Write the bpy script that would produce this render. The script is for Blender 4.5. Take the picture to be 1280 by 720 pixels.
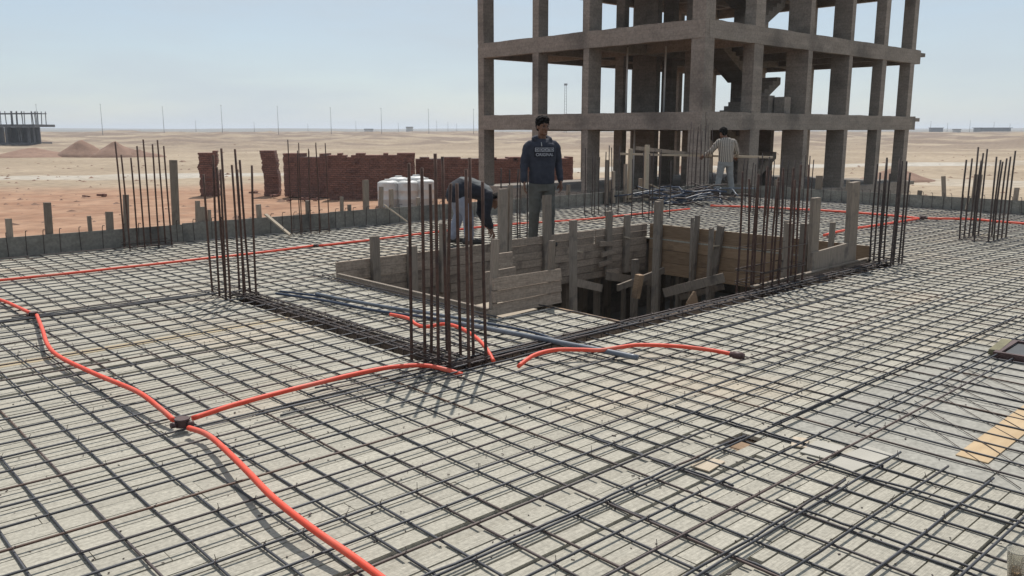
import bpy, bmesh, math, random
from mathutils import Vector, Matrix, noise as mnoise
random.seed(7)
scene = bpy.context.scene
for o in list(bpy.data.objects): bpy.data.objects.remove(o)
C = scene.collection
R = math.radians
PI = math.pi

# ------------------------------------------------------------------ camera
# world: X runs along the deck planks (to the right and away), Y to the left and away, z=0 is the rebar mesh
HAZE = .0003
F, H = 1050.0, 1.6
PITCH = math.atan((360-162)/F)
AX = math.atan2(1160.0, math.hypot(F, 198.0))
FW = Vector((math.cos(AX), math.sin(AX), 0)); RT = Vector((math.sin(AX), -math.cos(AX), 0))
FWD = FW*math.cos(PITCH) - Vector((0, 0, 1))*math.sin(PITCH)
UP = RT.cross(FWD)
cam_d = bpy.data.cameras.new('camera'); cam = bpy.data.objects.new('camera', cam_d); C.objects.link(cam)
cam_d.sensor_width = 36.0; cam_d.lens = 36.0*F/1280.0; cam_d.clip_start = 0.05; cam_d.clip_end = 20000
M3 = Matrix((RT, UP, -FWD)).transposed()
cam.matrix_world = Matrix.Translation((0, 0, H)) @ M3.to_4x4()
scene.camera = cam

# ------------------------------------------------------------------ sky, sun, exposure
SUN_EL = R(56)
SUN_DIR = Vector((0.72, 0.70, 0)).normalized()*math.cos(SUN_EL) + Vector((0, 0, math.sin(SUN_EL)))
world = bpy.data.worlds.new('World'); scene.world = world; world.use_nodes = True
wn, wl = world.node_tree.nodes, world.node_tree.links
wn.clear()
wo = wn.new('ShaderNodeOutputWorld'); wb = wn.new('ShaderNodeBackground'); sky = wn.new('ShaderNodeTexSky')
sky.sky_type = 'NISHITA'; sky.sun_disc = False; sky.sun_elevation = SUN_EL
sky.sun_rotation = math.atan2(SUN_DIR.x, SUN_DIR.y)
sky.air_density = 1.0; sky.dust_density = 0.35; sky.ozone_density = 2.2; sky.altitude = 0
wb.inputs['Strength'].default_value = 0.10
# thin high cloud veil
tc = wn.new('ShaderNodeTexCoord'); mp = wn.new('ShaderNodeMapping'); mp.inputs['Scale'].default_value = (1.2, 1.2, 6.5)
nz = wn.new('ShaderNodeTexNoise'); nz.inputs['Scale'].default_value = 2.4; nz.inputs['Detail'].default_value = 6; nz.inputs['Roughness'].default_value = 0.55
cr = wn.new('ShaderNodeMapRange'); cr.inputs[1].default_value = 0.36; cr.inputs[2].default_value = 0.72; cr.inputs[3].default_value = 0.58; cr.inputs[4].default_value = 1.0
mx = wn.new('ShaderNodeMix'); mx.data_type = 'RGBA'; mx.inputs[7].default_value = (5.15, 5.8, 6.4, 1)
wl.new(tc.outputs['Generated'], mp.inputs[0]); wl.new(mp.outputs[0], nz.inputs['Vector']); wl.new(nz.outputs['Fac'], cr.inputs[0])
wl.new(cr.outputs[0], mx.inputs[0]); wl.new(sky.outputs[0], mx.inputs[6]); wl.new(mx.outputs[2], wb.inputs[0]); wl.new(wb.outputs[0], wo.inputs[0])
sd = bpy.data.lights.new('sun', 'SUN'); sun = bpy.data.objects.new('sun', sd); C.objects.link(sun)
sd.energy = 4.3; sd.angle = R(0.55); sd.color = (1.0, 0.955, 0.89)
sun.rotation_euler = SUN_DIR.to_track_quat('Z', 'Y').to_euler(); sun.location = SUN_DIR*60
scene.view_settings.view_transform = 'Standard'; scene.view_settings.look = 'None'
scene.view_settings.exposure = 0.12; scene.view_settings.gamma = 1.0

# ------------------------------------------------------------------ helpers
def ray(x, y):
    return FWD*F + RT*(x-640) + UP*(360-y)
def g(x, y, z=0.0):                       # photo pixel -> point on the level z
    d = ray(x, y); t = (z-H)/d.z
    return Vector((0, 0, H)) + d*t
def onX(x, y, X):
    d = ray(x, y); return Vector((0, 0, H)) + d*(X/d.x)
def onY(x, y, Y):
    d = ray(x, y); return Vector((0, 0, H)) + d*(Y/d.y)

def tag(o, label=None, cat=None, group=None, kind=None):
    if label: o['label'] = label
    if cat: o['category'] = cat
    if group: o['group'] = group
    if kind: o['kind'] = kind
    return o
def thing(name, loc, label, cat, group=None, rz=0.0):
    o = bpy.data.objects.new(name, None); C.objects.link(o); o.location = loc; o.rotation_euler = (0, 0, rz)
    o.empty_display_size = 0.2
    return tag(o, label, cat, group)
def link(name, me, parent=None, loc=(0, 0, 0), rot=(0, 0, 0), scale=(1, 1, 1), mat=None):
    o = bpy.data.objects.new(name, me); C.objects.link(o)
    if mat is not None and len(me.materials) == 0: me.materials.append(mat)
    o.location = loc; o.rotation_euler = rot; o.scale = scale
    if parent is not None: o.parent = parent
    return o
def smooth(me):
    me.polygons.foreach_set('use_smooth', [True]*len(me.polygons))
    return me
_cube = [(x, y, z) for x in (-.5, .5) for y in (-.5, .5) for z in (-.5, .5)]
_cf = [(0, 1, 3, 2), (4, 6, 7, 5), (0, 4, 5, 1), (2, 3, 7, 6), (0, 2, 6, 4), (1, 5, 7, 3)]
_boxes = {}
def box_me(size, mat, variant=0):
    k = (tuple(round(s, 3) for s in size), mat.name, variant)
    if k not in _boxes:
        me = bpy.data.meshes.new('box')
        rnd = random.Random(hash(k[0]) ^ variant)
        v = [(a*size[0], b*size[1], c*size[2]) for a, b, c in _cube]
        if variant: v = [tuple(q + rnd.uniform(-1, 1)*min(.006, .06*min(size)) for q in p) for p in v]
        me.from_pydata(v, [], _cf); me.materials.append(mat); _boxes[k] = me
    return _boxes[k]
def box(name, size, loc, mat, parent=None, rot=(0, 0, 0), variant=0):
    return link(name, box_me(size, mat, variant), parent, loc, rot)
def frame_from(d):
    d = d.normalized(); a = Vector((0, 0, 1)) if abs(d.z) < .9 else Vector((1, 0, 0))
    u = d.cross(a).normalized(); return u, d.cross(u).normalized()
def add_tube(bm, pts, r, n=8, caps=True):
    rings = []; pts = [Vector(p) for p in pts]
    rs = r if isinstance(r, (list, tuple)) else [r]*len(pts)
    u = None
    for i, p in enumerate(pts):
        d = (pts[min(i+1, len(pts)-1)] - pts[max(i-1, 0)])
        if d.length < 1e-9: d = Vector((0, 0, 1))
        d.normalize()
        if u is None: u, w = frame_from(d)
        else:
            u = (u - d*u.dot(d)).normalized(); w = d.cross(u).normalized()
        rings.append([bm.verts.new(p + (u*math.cos(2*PI*k/n) + w*math.sin(2*PI*k/n))*rs[i]) for k in range(n)])
    for a, b in zip(rings, rings[1:]):
        for k in range(n): bm.faces.new((a[k], a[(k+1) % n], b[(k+1) % n], b[k]))
    if caps:
        bm.faces.new(list(reversed(rings[0]))); bm.faces.new(rings[-1])
def add_loft(bm, rings, n=16):
    # rings: (centre, axis u * rx, axis v * ry)
    vs = [[bm.verts.new(Vector(c) + Vector(a)*math.cos(2*PI*k/n) + Vector(b)*math.sin(2*PI*k/n)) for k in range(n)] for c, a, b in rings]
    for p, q in zip(vs, vs[1:]):
        for k in range(n): bm.faces.new((p[k], p[(k+1) % n], q[(k+1) % n], q[k]))
    bm.faces.new(list(reversed(vs[0]))); bm.faces.new(vs[-1])
def add_box(bm, size, loc, M=None):
    vs = []
    for a, b, c in _cube:
        p = Vector((a*size[0], b*size[1], c*size[2]))
        if M is not None: p = M @ p
        vs.append(bm.verts.new(p + Vector(loc)))
    for f in _cf: bm.faces.new([vs[i] for i in f])
def mesh_of(bm, mat=None, sm=False, name='mesh'):
    bmesh.ops.recalc_face_normals(bm, faces=bm.faces)
    me = bpy.data.meshes.new(name); bm.to_mesh(me); bm.free()
    if mat: me.materials.append(mat)
    if sm: smooth(me)
    return me
def catmull(pts, per=8):
    pts = [Vector(p) for p in pts]; out = []
    P = [pts[0]*2 - pts[1]] + pts + [pts[-1]*2 - pts[-2]]
    for i in range(1, len(P)-2):
        a, b, c, d = P[i-1], P[i], P[i+1], P[i+2]
        for k in range(per):
            t = k/per
            out.append(0.5*((2*b) + (c-a)*t + (2*a-5*b+4*c-d)*t*t + (3*b-a-3*c+d)*t**3))
    out.append(pts[-1]); return out

# ------------------------------------------------------------------ materials
def pm(name, c1, c2, scale=6.0, rough=.85, bump=.25, stretch=(1, 1, 1), rand=.0, metal=0.0, coord='Object', detail=6, c3=None, s3=1.5, t3=(.55, .7), spec=.35, bdist=.01, fine=None):
    m = bpy.data.materials.new(name); m.use_nodes = True
    n, l = m.node_tree.nodes, m.node_tree.links
    b = n['Principled BSDF']; b.inputs['Roughness'].default_value = rough; b.inputs['Metallic'].default_value = metal
    b.inputs['Specular IOR Level'].default_value = spec
    oi = n.new('ShaderNodeObjectInfo'); geo = n.new('ShaderNodeNewGeometry')
    if coord == 'World': src = geo.outputs['Position']
    else: src = n.new('ShaderNodeTexCoord').outputs['Object']
    isl = n.new('ShaderNodeMath'); isl.operation = 'ADD'
    l.new(oi.outputs['Random'], isl.inputs[0]); l.new(geo.outputs['Random Per Island'], isl.inputs[1])
    fr = n.new('ShaderNodeMath'); fr.operation = 'FRACT'; l.new(isl.outputs[0], fr.inputs[0])
    vm = n.new('ShaderNodeVectorMath'); vm.operation = 'MULTIPLY'; vm.inputs[1].default_value = stretch; l.new(src, vm.inputs[0])
    va = n.new('ShaderNodeVectorMath'); va.operation = 'ADD'; l.new(vm.outputs[0], va.inputs[0])
    off = n.new('ShaderNodeMath'); off.operation = 'MULTIPLY'; off.inputs[1].default_value = 37.0 if rand else 0.0
    l.new(fr.outputs[0], off.inputs[0]); l.new(off.outputs[0], va.inputs[1])
    t = n.new('ShaderNodeTexNoise'); t.inputs['Scale'].default_value = scale; t.inputs['Detail'].default_value = detail; t.inputs['Roughness'].default_value = .6
    l.new(va.outputs[0], t.inputs['Vector'])
    mr = n.new('ShaderNodeMapRange'); mr.inputs[1].default_value = .3; mr.inputs[2].default_value = .7; l.new(t.outputs['Fac'], mr.inputs[0])
    mix = n.new('ShaderNodeMix'); mix.data_type = 'RGBA'; mix.inputs[6].default_value = (*c1, 1); mix.inputs[7].default_value = (*c2, 1)
    l.new(mr.outputs[0], mix.inputs[0]); col = mix.outputs[2]
    if c3:
        t3n = n.new('ShaderNodeTexNoise'); t3n.inputs['Scale'].default_value = s3; t3n.inputs['Detail'].default_value = 4
        l.new(va.outputs[0] if stretch == (1, 1, 1) else src, t3n.inputs['Vector'])
        r3 = n.new('ShaderNodeMapRange'); r3.inputs[1].default_value, r3.inputs[2].default_value = t3; l.new(t3n.outputs['Fac'], r3.inputs[0])
        m3 = n.new('ShaderNodeMix'); m3.data_type = 'RGBA'; m3.inputs[7].default_value = (*c3, 1)
        l.new(r3.outputs[0], m3.inputs[0]); l.new(col, m3.inputs[6]); col = m3.outputs[2]
    if fine:
        tf = n.new('ShaderNodeTexNoise'); tf.inputs['Scale'].default_value = fine; tf.inputs['Detail'].default_value = 3; l.new(src, tf.inputs['Vector'])
        rf = n.new('ShaderNodeMapRange'); rf.inputs[1].default_value = .3; rf.inputs[2].default_value = .7; rf.inputs[3].default_value = .8; rf.inputs[4].default_value = 1.15; l.new(tf.outputs['Fac'], rf.inputs[0])
        mf = n.new('ShaderNodeMix'); mf.data_type = 'RGBA'; mf.blend_type = 'MULTIPLY'; mf.inputs[0].default_value = 1
        l.new(col, mf.inputs[6]); l.new(rf.outputs[0], mf.inputs[7]); col = mf.outputs[2]
    if rand:
        rr = n.new('ShaderNodeMapRange'); rr.inputs[3].default_value = 1-rand; rr.inputs[4].default_value = 1+rand; l.new(fr.outputs[0], rr.inputs[0])
        mm = n.new('ShaderNodeMix'); mm.data_type = 'RGBA'; mm.blend_type = 'MULTIPLY'; mm.inputs[0].default_value = 1
        l.new(col, mm.inputs[6]); l.new(rr.outputs[0], mm.inputs[7]); col = mm.outputs[2]
    l.new(col, b.inputs['Base Color'])
    if bump:
        bp = n.new('ShaderNodeBump'); bp.inputs['Strength'].default_value = bump; bp.inputs['Distance'].default_value = bdist
        l.new(t.outputs['Fac'], bp.inputs['Height']); l.new(bp.outputs[0], b.inputs['Normal'])
    m['col'] = col.node.name
    return m

def plank_mat():
    # grey weathered deck boards, some with warm fresh tones; grain along X
    m = pm('deck_wood', (.31, .292, .252), (.465, .437, .38), 5.0, .9, .4, (1.0, 26, 26), .06, coord='World', c3=(.46, .385, .30), s3=.5, t3=(.54, .80), fine=55)
    n, l = m.node_tree.nodes, m.node_tree.links
    b = n['Principled BSDF']; src = b.inputs['Base Color'].links[0].from_socket
    geo = n.new('ShaderNodeNewGeometry')
    oi = n.new('ShaderNodeObjectInfo'); ad0 = n.new('ShaderNodeMath'); l.new(oi.outputs['Random'], ad0.inputs[0]); l.new(geo.outputs['Random Per Island'], ad0.inputs[1])
    f0 = n.new('ShaderNodeMath'); f0.operation = 'FRACT'; l.new(ad0.outputs[0], f0.inputs[0])
    rp = n.new('ShaderNodeValToRGB'); rp.color_ramp.interpolation = 'CONSTANT'; els = rp.color_ramp.elements
    els[0].position = 0; els[0].color = (.80, .80, .79, 1); els[1].position = .30; els[1].color = (.66, .67, .665, 1)
    for p_, c_ in ((.48, (.92, .91, .87)), (.66, (1.05, .84, .66)), (.82, (.76, .75, .71)), (.92, (.52, .515, .50))):
        e_ = els.new(p_); e_.color = (*c_, 1)
    m0 = n.new('ShaderNodeMix'); m0.data_type = 'RGBA'; m0.blend_type = 'MULTIPLY'; m0.inputs[0].default_value = 1
    l.new(src, m0.inputs[6]); l.new(rp.outputs[0], m0.inputs[7]); src = m0.outputs[2]
    # scattered dark knots, nail stains and drips
    vo = n.new('ShaderNodeTexVoronoi'); vo.inputs['Scale'].default_value = 5.5; l.new(geo.outputs['Position'], vo.inputs['Vector'])
    nn = n.new('ShaderNodeTexNoise'); nn.inputs['Scale'].default_value = 60; l.new(geo.outputs['Position'], nn.inputs['Vector'])
    ad = n.new('ShaderNodeMath'); ad.operation = 'MULTIPLY_ADD'; ad.inputs[1].default_value = .06; l.new(nn.outputs['Fac'], ad.inputs[0]); l.new(vo.outputs['Distance'], ad.inputs[2])
    mr = n.new('ShaderNodeMapRange'); mr.inputs[1].default_value = .055; mr.inputs[2].default_value = .075; mr.inputs[3].default_value = .3; mr.inputs[4].default_value = 1; l.new(ad.outputs[0], mr.inputs[0])
    mm = n.new('ShaderNodeMix'); mm.data_type = 'RGBA'; mm.blend_type = 'MULTIPLY'; mm.inputs[0].default_value = 1
    l.new(src, mm.inputs[6]); l.new(mr.outputs[0], mm.inputs[7]); l.new(mm.outputs[2], b.inputs['Base Color'])
    return m
M = {}
M['deck'] = plank_mat()
M['yellow'] = pm('fresh_yellow_plank', (.34, .27, .17), (.42, .345, .225), 5, .85, .3, (1.2, 28, 28), coord='World', c3=(.33, .30, .24), s3=1.5)
M['palegrey'] = pm('pale_grey_offcut', (.345, .325, .28), (.41, .385, .335), 5, .85, .2)
M['ply'] = pm('grey_plywood', (.285, .272, .238), (.355, .34, .298), 3.0, .95, .15, (1, 5, 1), .06, coord='World', fine=40)
M['ochre'] = pm('ochre_plywood', (.40, .28, .155), (.48, .35, .205), 3.0, .7, .1, (1, 6, 1), coord='World', c3=(.36, .25, .15), s3=5, t3=(.55, .75))
M['board'] = pm('weathered_board', (.215, .165, .126), (.335, .268, .21), 4.0, .9, .5, (1.5, 22, 22), .22, c3=(.14, .108, .085), s3=3, fine=40)
M['warmboard'] = pm('brown_board', (.20, .128, .076), (.295, .20, .125), 4.0, .85, .5, (22, 1.5, 22), .2, c3=(.10, .07, .05), s3=2.5)
M['paleboard'] = pm('pale_board', (.34, .275, .20), (.44, .37, .285), 4.0, .85, .3, (1.5, 22, 22), .15)
M['stake'] = pm('stake_wood', (.17, .138, .108), (.285, .235, .19), 4.0, .9, .4, (22, 22, 1.5), .25, c3=(.12, .10, .085), s3=5)
M['edge'] = pm('edge_form_plywood', (.165, .155, .135), (.235, .225, .20), 3.0, .85, .2, (1, 1, 3), .10, c3=(.12, .115, .105), s3=2, fine=30)
M['steel'] = pm('rebar_steel', (.038, .039, .045), (.078, .078, .086), 30, .55, .3, metal=.25, rand=.2, c3=(.115, .066, .046), s3=3, t3=(.54, .72))
M['rust'] = pm('rusty_rebar', (.060, .036, .029), (.12, .070, .053), 25, .75, .4, metal=.2, rand=.2, c3=(.05, .035, .032), s3=5)
M['dark'] = pm('dark_rebar', (.045, .036, .034), (.09, .068, .06), 25, .7, .3, metal=.2, rand=.2)
M['hose'] = pm('orange_conduit', (.66, .066, .032), (.74, .095, .05), 8, .55, 0, c3=(.60, .14, .09), s3=2)
M['jbox'] = pm('junction_box_plastic', (.055, .03, .028), (.10, .055, .05), 20, .55, .2)
M['pipe'] = pm('grey_blue_pipe', (.10, .115, .14), (.16, .175, .20), 6, .4, 0)
M['cable'] = pm('blue_black_conduit', (.02, .03, .055), (.04, .055, .09), 6, .45, 0)
M['conc'] = pm('board_marked_concrete', (.215, .188, .162), (.285, .255, .222), 1.3, .92, .35, (1, 1, 2.5), .07, coord='World', c3=(.145, .13, .115), s3=.6, fine=14)
def conc_detail(m):
    n, l = m.node_tree.nodes, m.node_tree.links; b = n['Principled BSDF']; src = b.inputs['Base Color'].links[0].from_socket
    geo = n.new('ShaderNodeNewGeometry'); sp = n.new('ShaderNodeSeparateXYZ'); l.new(geo.outputs['Position'], sp.inputs[0])
    ad = n.new('ShaderNodeMath'); l.new(sp.outputs['X'], ad.inputs[0]); l.new(sp.outputs['Y'], ad.inputs[1])
    cb = n.new('ShaderNodeCombineXYZ'); l.new(ad.outputs[0], cb.inputs['X']); l.new(sp.outputs['Z'], cb.inputs['Y'])
    br = n.new('ShaderNodeTexBrick'); l.new(cb.outputs[0], br.inputs['Vector']); br.inputs['Scale'].default_value = 1
    br.inputs['Brick Width'].default_value = 2.1; br.inputs['Row Height'].default_value = .15; br.inputs['Mortar Size'].default_value = .010
    br.inputs['Color1'].default_value = (1.12, 1.10, 1.08, 1); br.inputs['Color2'].default_value = (.82, .82, .82, 1); br.inputs['Mortar'].default_value = (.72, .71, .70, 1)
    mm = n.new('ShaderNodeMix'); mm.data_type = 'RGBA'; mm.blend_type = 'MULTIPLY'; mm.inputs[0].default_value = .4
    l.new(src, mm.inputs[6]); l.new(br.outputs['Color'], mm.inputs[7]); l.new(mm.outputs[2], b.inputs['Base Color'])
conc_detail(M['conc'])
M['conc2'] = pm('lower_floor_concrete', (.20, .19, .18), (.28, .27, .25), 2, .9, .2)
def brick_mat():
    m = pm('red_brick_stack', (.80, .80, .80), (1.1, 1.08, 1.06), 7, .9, .5, (1, 1, 3), 0, c3=(.6, .6, .62), s3=1.6, bdist=.03)
    n, l = m.node_tree.nodes, m.node_tree.links; b = n['Principled BSDF']; src = b.inputs['Base Color'].links[0].from_socket
    tc_ = n.new('ShaderNodeTexCoord'); sp = n.new('ShaderNodeSeparateXYZ'); l.new(tc_.outputs['Object'], sp.inputs[0])
    ad = n.new('ShaderNodeMath'); l.new(sp.outputs['X'], ad.inputs[0]); l.new(sp.outputs['Y'], ad.inputs[1])
    cb = n.new('ShaderNodeCombineXYZ'); l.new(ad.outputs[0], cb.inputs['X']); l.new(sp.outputs['Z'], cb.inputs['Y'])
    br = n.new('ShaderNodeTexBrick'); l.new(cb.outputs[0], br.inputs['Vector']); br.inputs['Scale'].default_value = 1.0
    br.inputs['Brick Width'].default_value = .25; br.inputs['Row Height'].default_value = .122; br.inputs['Mortar Size'].default_value = .012; br.inputs['Bias'].default_value = -.1
    br.inputs['Color1'].default_value = (.255, .13, .10, 1); br.inputs['Color2'].default_value = (.17, .088, .071, 1); br.inputs['Mortar'].default_value = (.09, .056, .048, 1)
    mm = n.new('ShaderNodeMix'); mm.data_type = 'RGBA'; mm.blend_type = 'MULTIPLY'; mm.inputs[0].default_value = 1
    l.new(br.outputs['Color'], mm.inputs[6]); l.new(src, mm.inputs[7]); l.new(mm.outputs[2], b.inputs['Base Color']); return m
M['brick'] = brick_mat()
M['tank'] = pm('white_tank_plastic', (.50, .50, .485), (.60, .60, .585), 2, .45, 0, c3=(.50, .47, .42), s3=1.5)
M['soil'] = pm('brown_soil_heap', (.20, .12, .085), (.28, .175, .125), .8, .95, .6, coord='World', bdist=.2)
M['far'] = pm('distant_concrete', (.075, .075, .082), (.125, .125, .132), 1, .9, 0, rand=.1)
M['farpale'] = pm('distant_pale_wall', (.42, .42, .42), (.5, .5, .49), 1, .9, 0, rand=.1)
M['pole'] = pm('galvanised_pole', (.16, .17, .18), (.22, .23, .24), 1, .6, 0)

# ------------------------------------------------------------------ ground
def gz(x, y):
    r = math.hypot(x, y)
    z = -2.7
    if r > 26: z += .10*mnoise.noise(Vector((x*.11, y*.11, 1)))*min(1, (r-26)/15)
    a = max(0, min(1, (r-210)/260)); a = a*a*(3-2*a)
    z += a*1.9
    b = max(0, min(1, (r-120)/150))
    c = 1 - .75*max(0, min(1, (r-650)/500))
    z += b*c*(1.5*mnoise.noise(Vector((x*.017, y*.017, 4))) + 1.3*mnoise.noise(Vector((x*.05, y*.05, 8))) + .9*abs(mnoise.noise(Vector((x*.13, y*.13, 2)))))
    if r > 1200: z += min(1, (r-1200)/1200)*7.0*(0.6+mnoise.noise(Vector((x*.0018, y*.0018, 3))))
    return z
def build_ground():
    bm = bmesh.new(); N = 420; rs = [0]; r = 4.0
    while r < 9000: rs.append(r); r *= 1.045 if r < 900 else 1.12
    a0 = math.atan2(FW.y, FW.x)
    # finer in the direction of view
    def ang(k):
        t = k/N*2-1; return a0 + PI*(t*.35 + .65*t**3)
    c = bm.verts.new((0, 0, -2.7)); prev = None
    for r in rs[1:]:
        ring = [bm.verts.new((r*math.cos(ang(k)), r*math.sin(ang(k)), gz(r*math.cos(ang(k)), r*math.sin(ang(k))))) for k in range(N)]
        if prev is None:
            for k in range(N): bm.faces.new((c, ring[k], ring[(k+1) % N]))
        else:
            for k in range(N): bm.faces.new((prev[k], ring[k], ring[(k+1) % N], prev[(k+1) % N]))
        prev = ring
    m = bpy.data.materials.new('desert_ground'); m.use_nodes = True
    n, l = m.node_tree.nodes, m.node_tree.links; b = n['Principled BSDF']; b.inputs['Roughness'].default_value = .95; b.inputs['Specular IOR Level'].default_value = .15
    geo = n.new('ShaderNodeNewGeometry')
    def noise(s, d=5, st=(1, 1, 1)):
        v = n.new('ShaderNodeVectorMath'); v.operation = 'MULTIPLY'; v.inputs[1].default_value = st; l.new(geo.outputs['Position'], v.inputs[0])
        t = n.new('ShaderNodeTexNoise'); t.inputs['Scale'].default_value = s; t.inputs['Detail'].default_value = d; l.new(v.outputs[0], t.inputs['Vector']); return t.outputs['Fac']
    def rng(x, a, c_, d=0, e=1):
        t = n.new('ShaderNodeMapRange'); t.interpolation_type = 'SMOOTHSTEP'
        t.inputs[1].default_value, t.inputs[2].default_value, t.inputs[3].default_value, t.inputs[4].default_value = a, c_, d, e; l.new(x, t.inputs[0]); return t.outputs[0]
    def mix(f, a, c_):
        t = n.new('ShaderNodeMix'); t.data_type = 'RGBA'
        l.new(f, t.inputs[0])
        for i, s in ((6, a), (7, c_)):
            if isinstance(s, tuple): t.inputs[i].default_value = (*s, 1)
            else: l.new(s, t.inputs[i])
        return t.outputs[2]
    def math_(op, a, c_):
        t = n.new('ShaderNodeMath'); t.operation = op
        for i, s in ((0, a), (1, c_)):
            if isinstance(s, (int, float)): t.inputs[i].default_value = s
            else: l.new(s, t.inputs[i])
        return t.outputs[0]
    def dot(vec, off=0.0):
        t = n.new('ShaderNodeVectorMath'); t.operation = 'DOT_PRODUCT'; t.inputs[1].default_value = vec; l.new(geo.outputs['Position'], t.inputs[0]); return math_('ADD', t.outputs['Value'], off)
    # pale sand everywhere
    col = mix(rng(noise(.05), .35, .65), (.295, .23, .162), (.365, .29, .208))
    col = mix(rng(noise(.012, 4), .5, .68), col, (.25, .185, .13))
    # red clay yard by the brick stacks (a real change of soil), ragged edge
    d = math_('ADD', dot((.42, .907, 0)), math_('MULTIPLY', noise(.09, 4), 14.0))
    s = math_('ADD', dot((-.63, .77, 0)), math_('MULTIPLY', noise(.06, 4), 14.0))
    redm = math_('MULTIPLY', rng(d, 82, 70), rng(s, -6, 6))
    red = mix(rng(noise(.35), .35, .65), (.285, .16, .10), (.35, .215, .14))
    col = mix(redm, col, red)
    # graded pale roads
    w1 = math_('ADD', d, -93.0); rd = rng(math_('ABSOLUTE', w1, 0), 5.5, 3.0)
    col = mix(math_('MULTIPLY', rd, rng(noise(.05, 4), .38, .62, .25, .85)), col, (.44, .41, .36))
    w2 = math_('ADD', math_('ADD', dot((.91, .41, 0)), math_('MULTIPLY', noise(.05, 3), 8.0)), -83.0); rd2 = rng(math_('ABSOLUTE', w2, 0), 5.0, 3.2)
    col = mix(math_('MULTIPLY', rd2, math_('MULTIPLY', rng(s, 4, -10), rng(noise(.04, 4), .35, .65, .15, .8))), col, (.44, .40, .34))
    # browner ground far out, its mottling painted in for shading on the lumps
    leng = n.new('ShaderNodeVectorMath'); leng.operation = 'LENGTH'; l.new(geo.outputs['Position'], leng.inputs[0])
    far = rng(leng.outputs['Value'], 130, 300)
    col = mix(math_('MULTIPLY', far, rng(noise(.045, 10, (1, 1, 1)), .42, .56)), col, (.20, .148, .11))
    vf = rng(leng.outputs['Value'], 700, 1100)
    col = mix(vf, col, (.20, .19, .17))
    g1 = noise(1.2, 6)
    mm = n.new('ShaderNodeMix'); mm.data_type = 'RGBA'; mm.blend_type = 'MULTIPLY'; mm.inputs[0].default_value = 1
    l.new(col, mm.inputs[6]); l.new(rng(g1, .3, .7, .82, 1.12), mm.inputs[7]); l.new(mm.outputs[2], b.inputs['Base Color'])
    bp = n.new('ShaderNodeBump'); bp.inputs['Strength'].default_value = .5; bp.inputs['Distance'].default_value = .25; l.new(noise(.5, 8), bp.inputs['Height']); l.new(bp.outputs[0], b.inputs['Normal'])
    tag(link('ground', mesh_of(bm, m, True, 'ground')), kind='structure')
build_ground()

# lower floor, and unseen walls added to keep light out under the deck
XL, XR, YN, YF = -2.6, 18.3, -2.0, 12.2
fl = box('lower_floor', (XR-XL+.6, YF-YN+.6, .12), ((XL+XR)/2, (YN+YF)/2, -2.6), M['conc2']); tag(fl, kind='structure')
bw = thing('light_block_wall', (0, 0, -2.7), 'unseen wall added to keep light out under the deck', 'wall')
for sz, lc in (((XR-XL+.4, .2, 2.15), ((XL+XR)/2, YF+.22, 1.08)), ((XR-XL+.4, .2, 2.15), ((XL+XR)/2, YN-.22, 1.08)), ((.2, YF-YN+.2, 2.15), (XR+.22, (YN+YF)/2, 1.08)), ((.2, YF-YN+.2, 2.15), (XL-.22, (YN+YF)/2, 1.08))):
    box('light_block_panel', sz, lc, M['conc'], bw)

# ------------------------------------------------------------------ deck
HOLES = [(5.40, 10.20, 4.55, 8.0), (4.75, 5.45, 5.40, 8.0), (3.43, 3.69, 4.5, 7.75), (3.43, 10.3, 4.31, 4.49), (3.62, 3.86, 2.21, 2.27)]
PLY = (4.12, 6.9, .1, 2.3)
ZD = -.017
deck = thing('formwork_deck', (0, 0, ZD), None, None); deck['kind'] = 'structure'
def cut(iv, a, b):
    out = []
    for s, e in iv:
        if b <= s or a >= e: out.append((s, e)); continue
        if a > s: out.append((s, a))
        if b < e: out.append((b, e))
    return out
pl = []
y = YN
while y < YF-.02:
    w = random.choice((.06, .09, .10, .10, .10, .11, .11, .12, .13, .13)); w = min(w, YF-.012-y); yc = y+w/2
    iv = [(XL, XR-.02)]
    for a, b, c, d in HOLES + [PLY]:
        if (c < yc < d-.06 if (a, b, c, d) == PLY else c-.03 < yc < d+.03): iv = cut(iv, a, b)
    for s, e in iv:
        x = s - (random.uniform(0, 2.5) if s == XL else 0)
        while x < e-.04:
            L = random.choice((1.8, 2.4, 2.4, 3.0, 3.6)); x1 = min(x+L, e)
            if e-x1 < .3: x1 = e
            pl.append((x, x1, yc, w)); x = x1
    y += w
pl.sort(key=lambda p: (min(max((p[0]+p[1])/2, 2), 9)-1.5)**2*.5 + (p[2]-2.5)**2 + (300 if p[2] < .3 or p[1] < .4 else 0))
NP = 300
for i, (a, b, yc, w) in enumerate(pl[:NP]):
    L = round(b-a, 2); me = box_me((L-.004, w-.008, .022), M['yellow'] if 6.56 < yc < 6.68 and a < 3.4 else M['deck'])
    link('plank', me, deck, ((a+b)/2, yc, -.011 - random.uniform(0, .005) - (.014 if random.random() < .07 else 0)), (random.uniform(-.02, .02), 0, 0))
bm = bmesh.new()
for a, b, yc, w in pl[NP:]:
    add_box(bm, (b-a-.004, w-.005, .022), ((a+b)/2, yc, -.011 - random.uniform(0, .005)))
tag(link('plank_field', mesh_of(bm, M['deck']), deck), kind='stuff')
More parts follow.
